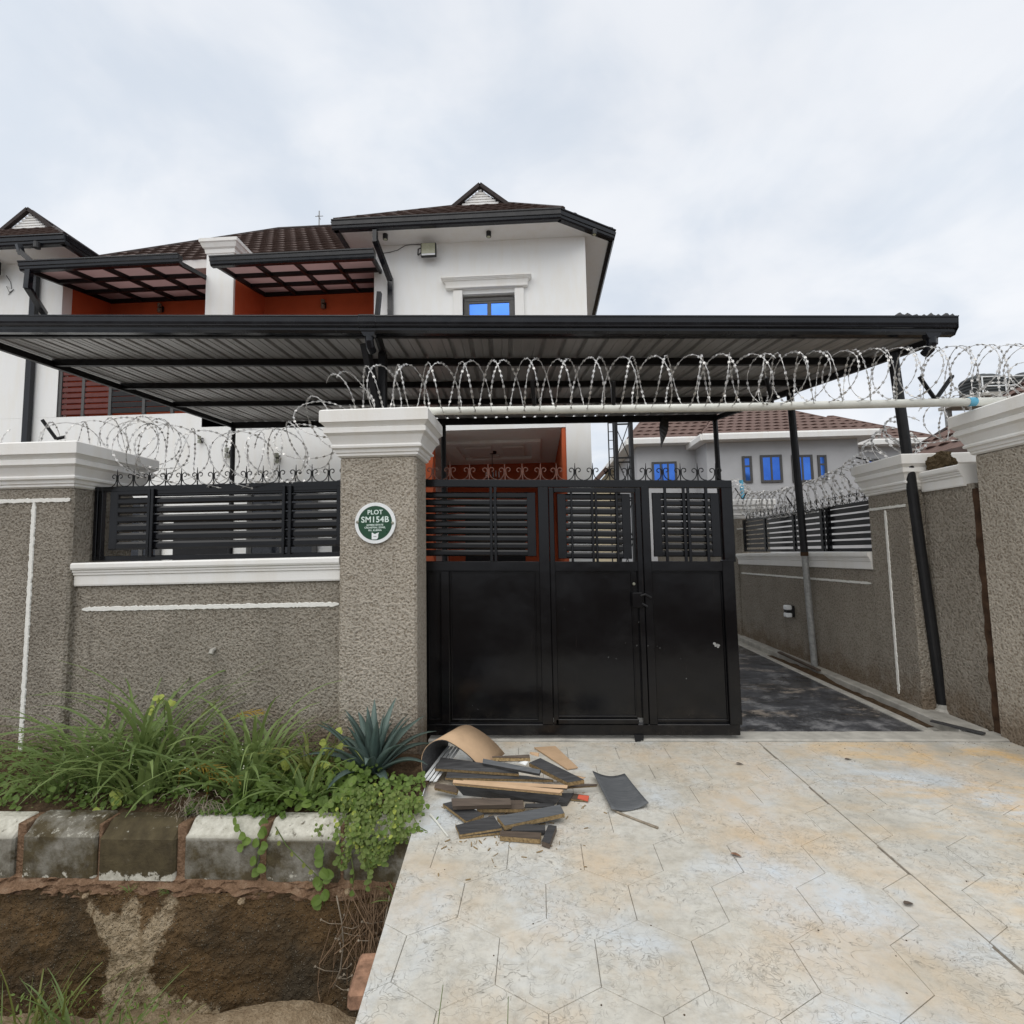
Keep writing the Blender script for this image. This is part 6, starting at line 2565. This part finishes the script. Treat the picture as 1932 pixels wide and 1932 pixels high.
board([(160, 650, .05), (170, 612, .065), (345, 640, .065), (330, 690, .05)], .018, 'boardBrown', 'chip', 'short rough block at the heap edge beside the creeper')
board([(300, 790, .075), (290, 730, .095), (735, 730, .095), (742, 778, .078)], .024, 'boardBrown', 'boardBrown', 'brown plank lying on top at the front left of the heap')
board([(482, 812, .045), (500, 745, .06), (832, 745, .06), (842, 812, .045)], .020, 'boardBrown', 'chip', 'brown plank under the front left one')
board([(225, 770, .04), (330, 745, .05), (535, 850, .035), (405, 905, .025)], .018, 'boardDark', 'chip', 'dark plank set askew with bright cut end at the heap front')
board([(320, 935, .030), (610, 860, .042), (672, 955, .034), (352, 1005, .026)], .011, 'boardDark', 'chip', 'wide dark panel at the front of the heap')
board([(345, 1000, .014), (630, 910, .018), (670, 985, .016), (352, 1022, .013)], .012, 'boardDark', 'chip', 'second dark panel directly under the wide front panel')
board([(635, 868, .055), (1112, 778, .07), (1145, 842, .06), (692, 938, .048)], .024, 'boardGrey', 'chip', 'grey-topped plank with chipboard edge at the front right of the heap')
board([(740, 975, .030), (760, 915, .038), (998, 935, .034), (1000, 975, .028)], .022, 'boardDark', 'boardDark', 'dark plank under the grey-topped front plank')
board([(655, 1015, .028), (660, 975, .030), (968, 990, .030), (962, 1040, .028)], .024, 'boardBrown', 'chip', 'short thick block at the very front of the heap')
board([(972, 1055, .028), (1022, 930, .030), (1085, 938, .030), (1032, 1075, .028)], .024, 'boardDark', 'boardBrown', 'small dark block lying apart and pointing to the camera')
board([(840, 800, .030), (850, 770, .035), (1075, 765, .035), (1060, 790, .030)], .004, 'boardDark', 'boardDark', 'thin dark sheet scrap beneath the largest plank')
board([(1085, 765, .025), (1095, 690, .035), (1215, 690, .020), (1165, 765, .02)], .020, 'boardDark', 'boardDark', 'short black block at the right end of the largest plank')
board([(1165, 735, .012), (1180, 690, .014), (1330, 710, .012), (1322, 748, .012)], .006, 'boardBrown', 'chip', 'flat brown scrap with a red label')
board([(1242, 728, .0185), (1250, 702, .019), (1330, 712, .018), (1322, 748, .018)], .003, 'red', 'red', 'red label stuck on the flat brown scrap', 'red_label', None, 0, 'label')
board([(790, 460, .055), (800, 445, .07), (870, 450, .07), (850, 480, .055)], .006, 'signwhite', 'signwhite', 'white plastic scrap showing between the planks', 'plastic_scrap', None, 0, 'scrap')
board([(880, 395, .105), (885, 378, .12), (950, 385, .118), (945, 415, .105)], .008, 'hard', 'hard', 'tiny pale chip of board on top of the heap')

# curled sheet at the pillar: tan outside, dark inside
cs = [atZ(*zc(55, 530), .02), atZ(*zc(490, 425), .02)]
roll = empty('curled_sheet', (cs[0].x, cs[0].y, 0), 'tan hardboard sheet curled into an arch against the tall gate pillar', 'sheet')
N, wv = 22, Vector((.10, .34, 0))
arc = []
c0, c1 = Vector((-.855, 3.52, .012)), Vector((-.43, 3.72, .012))
for i in range(N + 1):
    s = i / N
    # teardrop: steep rise, round crown, long tail
    ang = PI * (1.12 - 1.02 * s)
    x = -.700 + .150 * math.cos(ang) + (.155 * max(0, s - .55) ** 1.3 * 2.6)
    z = .145 + .160 * math.sin(ang) - .145 * max(0, s - .62) * 2.15 - (.08 * max(0, .12 - s) * 5)
    arc.append((x, max(.012, z)))
for nm, mt, off in (('outer_face', 'hard', .0), ('inner_face', 'boardDark', -.005)):
    m = MB(); vs, fs = [], []
    for i, (x, z) in enumerate(arc):
        a, b = arc[max(0, i - 1)], arc[min(N, i + 1)]
        t2 = Vector((b[0] - a[0], b[1] - a[1])).normalized()
        nn = Vector((-t2.y, t2.x))
        for (w0, o2) in ((0, off), (1, off), (1, off - .0035), (0, off - .0035)):
            vs.append((x + nn.x * o2 + w0 * .13, 3.66 + w0 * .30, z * .92 + nn.y * o2))
    for i in range(N):
        for k in range(4):
            a = i * 4 + k; b2 = i * 4 + (k + 1) % 4
            fs.append((a, b2, b2 + 4, a + 4))
    fs += [(0, 1, 2, 3), (N * 4 + 3, N * 4 + 2, N * 4 + 1, N * 4)]
    m.add(vs, fs)
    child(m, nm, MT[mt], roll, True)
# white profile strip under the arch
m = MB()
p0, p1 = atZ(*zc(110, 600), .03), atZ(*zc(300, 345), .12)
d = (p1 - p0)
sd = d.cross(Z1).normalized()
for k in range(4):
    a = sd * (-.045 + .03 * k)
    m.slab([p0 + a, p1 + a, p1 + a + sd * .024 + Vector((0, 0, .006)), p0 + a + sd * .024 + Vector((0, 0, .006))], (0, 0, .006))
tag(m.build('white_profile', MT['signwhite']), 'ribbed white plastic profile sticking out under the curled sheet', 'profile')

# loose dark sheet, slightly curled, and sticks
m = MB(); vs, fs = [], []
A, B, C_, D_ = (atZ(*zc(*p), z) for p, z in (((1355, 525), .05), ((1600, 545), .035), ((1780, 765), .03), ((1500, 812), .03)))
n = 10
for j in range(n + 1):
    for i in range(n + 1):
        s, t2 = i / n, j / n
        p = A.lerp(B, s).lerp(D_.lerp(C_, s), t2)
        vs.append(p + Vector((0, 0, -.026 * math.sin(PI * s) - .004 * math.sin(PI * t2))))
for j in range(n):
    for i in range(n):
        a = j * (n + 1) + i
        fs.append((a, a + 1, a + n + 2, a + n + 1))
m.add(vs, fs)
o = m.build('dark_sheet', MT['boardGrey'], None, True, False)
so = o.modifiers.new('thick', 'SOLIDIFY'); so.thickness = .004; so.offset = -1
tag(o, 'loose dark grey sheet with curled corners lying on the driveway', 'sheet')
P = [atZ(*zc(x, y), .008) for x, y in ((1505, 812), (1560, 840), (1700, 895), (1850, 952))]
tag(MB().tube(P, [.005, .006, .006, .007], 6).build('thin_stick', MT['twig']), 'thin dark stick on the driveway next to the loose grey sheet', 'stick')
P = [atZ(*zc(x, y), .008) for x, y in ((130, 850), (180, 905), (265, 1015))]
tag(MB().tube(P, [.006, .0055, .004], 6).build('pale_stick', MT['pipe']), 'pale thin stick on the driveway corner by the creeper', 'stick')
# splinters and sawdust round the heap, grit on the drive
q = random.Random(90)
m = MB()
for i in range(150):
    u, v = q.gauss(945, 75), q.gauss(1545, 40)
    p = atZ(u, v, .003)
    if p.x < -.72 or p.y > 4.2:
        continue
    a = q.uniform(0, PI)
    L_, w_ = q.uniform(.006, .040), q.uniform(.002, .006)
    d = Vector((math.cos(a), math.sin(a), q.uniform(0, .15))) * L_
    m.bar(p, p + d, w_, w_ * .6)
tag(m.build('wood_splinters', MT['chip'], None, False, False), 'splinters and sawdust scattered round the offcut heap', 'splinters', None, 'stuff')
m = MB()
for i in range(260):
    if i < 120:
        x, y = q.uniform(-.75, 3.7), 4.40 - abs(q.gauss(0, .12))
    else:
        x, y = q.uniform(-.7, 3.9), q.uniform(1.3, 4.3)
    if x < -.47 - .085 * y:
        continue
    r_ = q.uniform(.0012, .0040)
    m.lathe((x, y, 0), [(r_ * .8, 0), (r_, r_ * .5), (r_ * .4, r_ * .9)], 5)
tag(m.build('drive_grit', MT['soil'], None, False, False), 'bits of grit and soil on the driveway', 'grit', None, 'stuff')
# dead leaves on the driveway
for i, (u, v, lab) in enumerate(((1706, 1706, 'dark dead leaf alone on the driveway beyond the long joint'), (1594, 1432, 'small dead leaf near the threshold below the yard opening'), (1388, 1440, 'brown dead leaf on the driveway below the gate post'), (1378, 1610, 'reddish dead leaf at a hexagon corner right of the loose sheet'))):
    p = atZ(u, v, .008)
    r = empty('dead_leaf', tuple(p), lab, 'leaf', 'dead leaves on the driveway')
    m = MB(); leaf(m, (0, 0, 0), (0, .1, 1), (1, .4 - .3 * i, 0), .055, .030, .3)
    m.build('blade', MT['boardBrown'] if i != 3 else MT['brick'], r, False, False)
# grass stalks growing up at the near slab edge
for (u, lab, s_) in ((832, 'thin grass stalk in front of the driveway, the one further left', 1), (965, 'thin grass stalk in front of the driveway, the one further right', 2)):
    p = at(u, 1932, 1.55)
    r = empty('grass_stalk', (p.x, 1.13, -.06), lab, 'grass stalk')
    tp = at(u + (4 if s_ == 1 else -6), 1858 if s_ == 1 else 1880, 1.25)
    MB().tube([(0, 0, 0), ((tp.x - p.x) * .5, .05, (tp.z + .06) * .6), (tp.x - p.x, 1.25 - 1.13, tp.z + .06)], [.0022, .0018, .0008], 4).build('stem', MT['grass'], r)
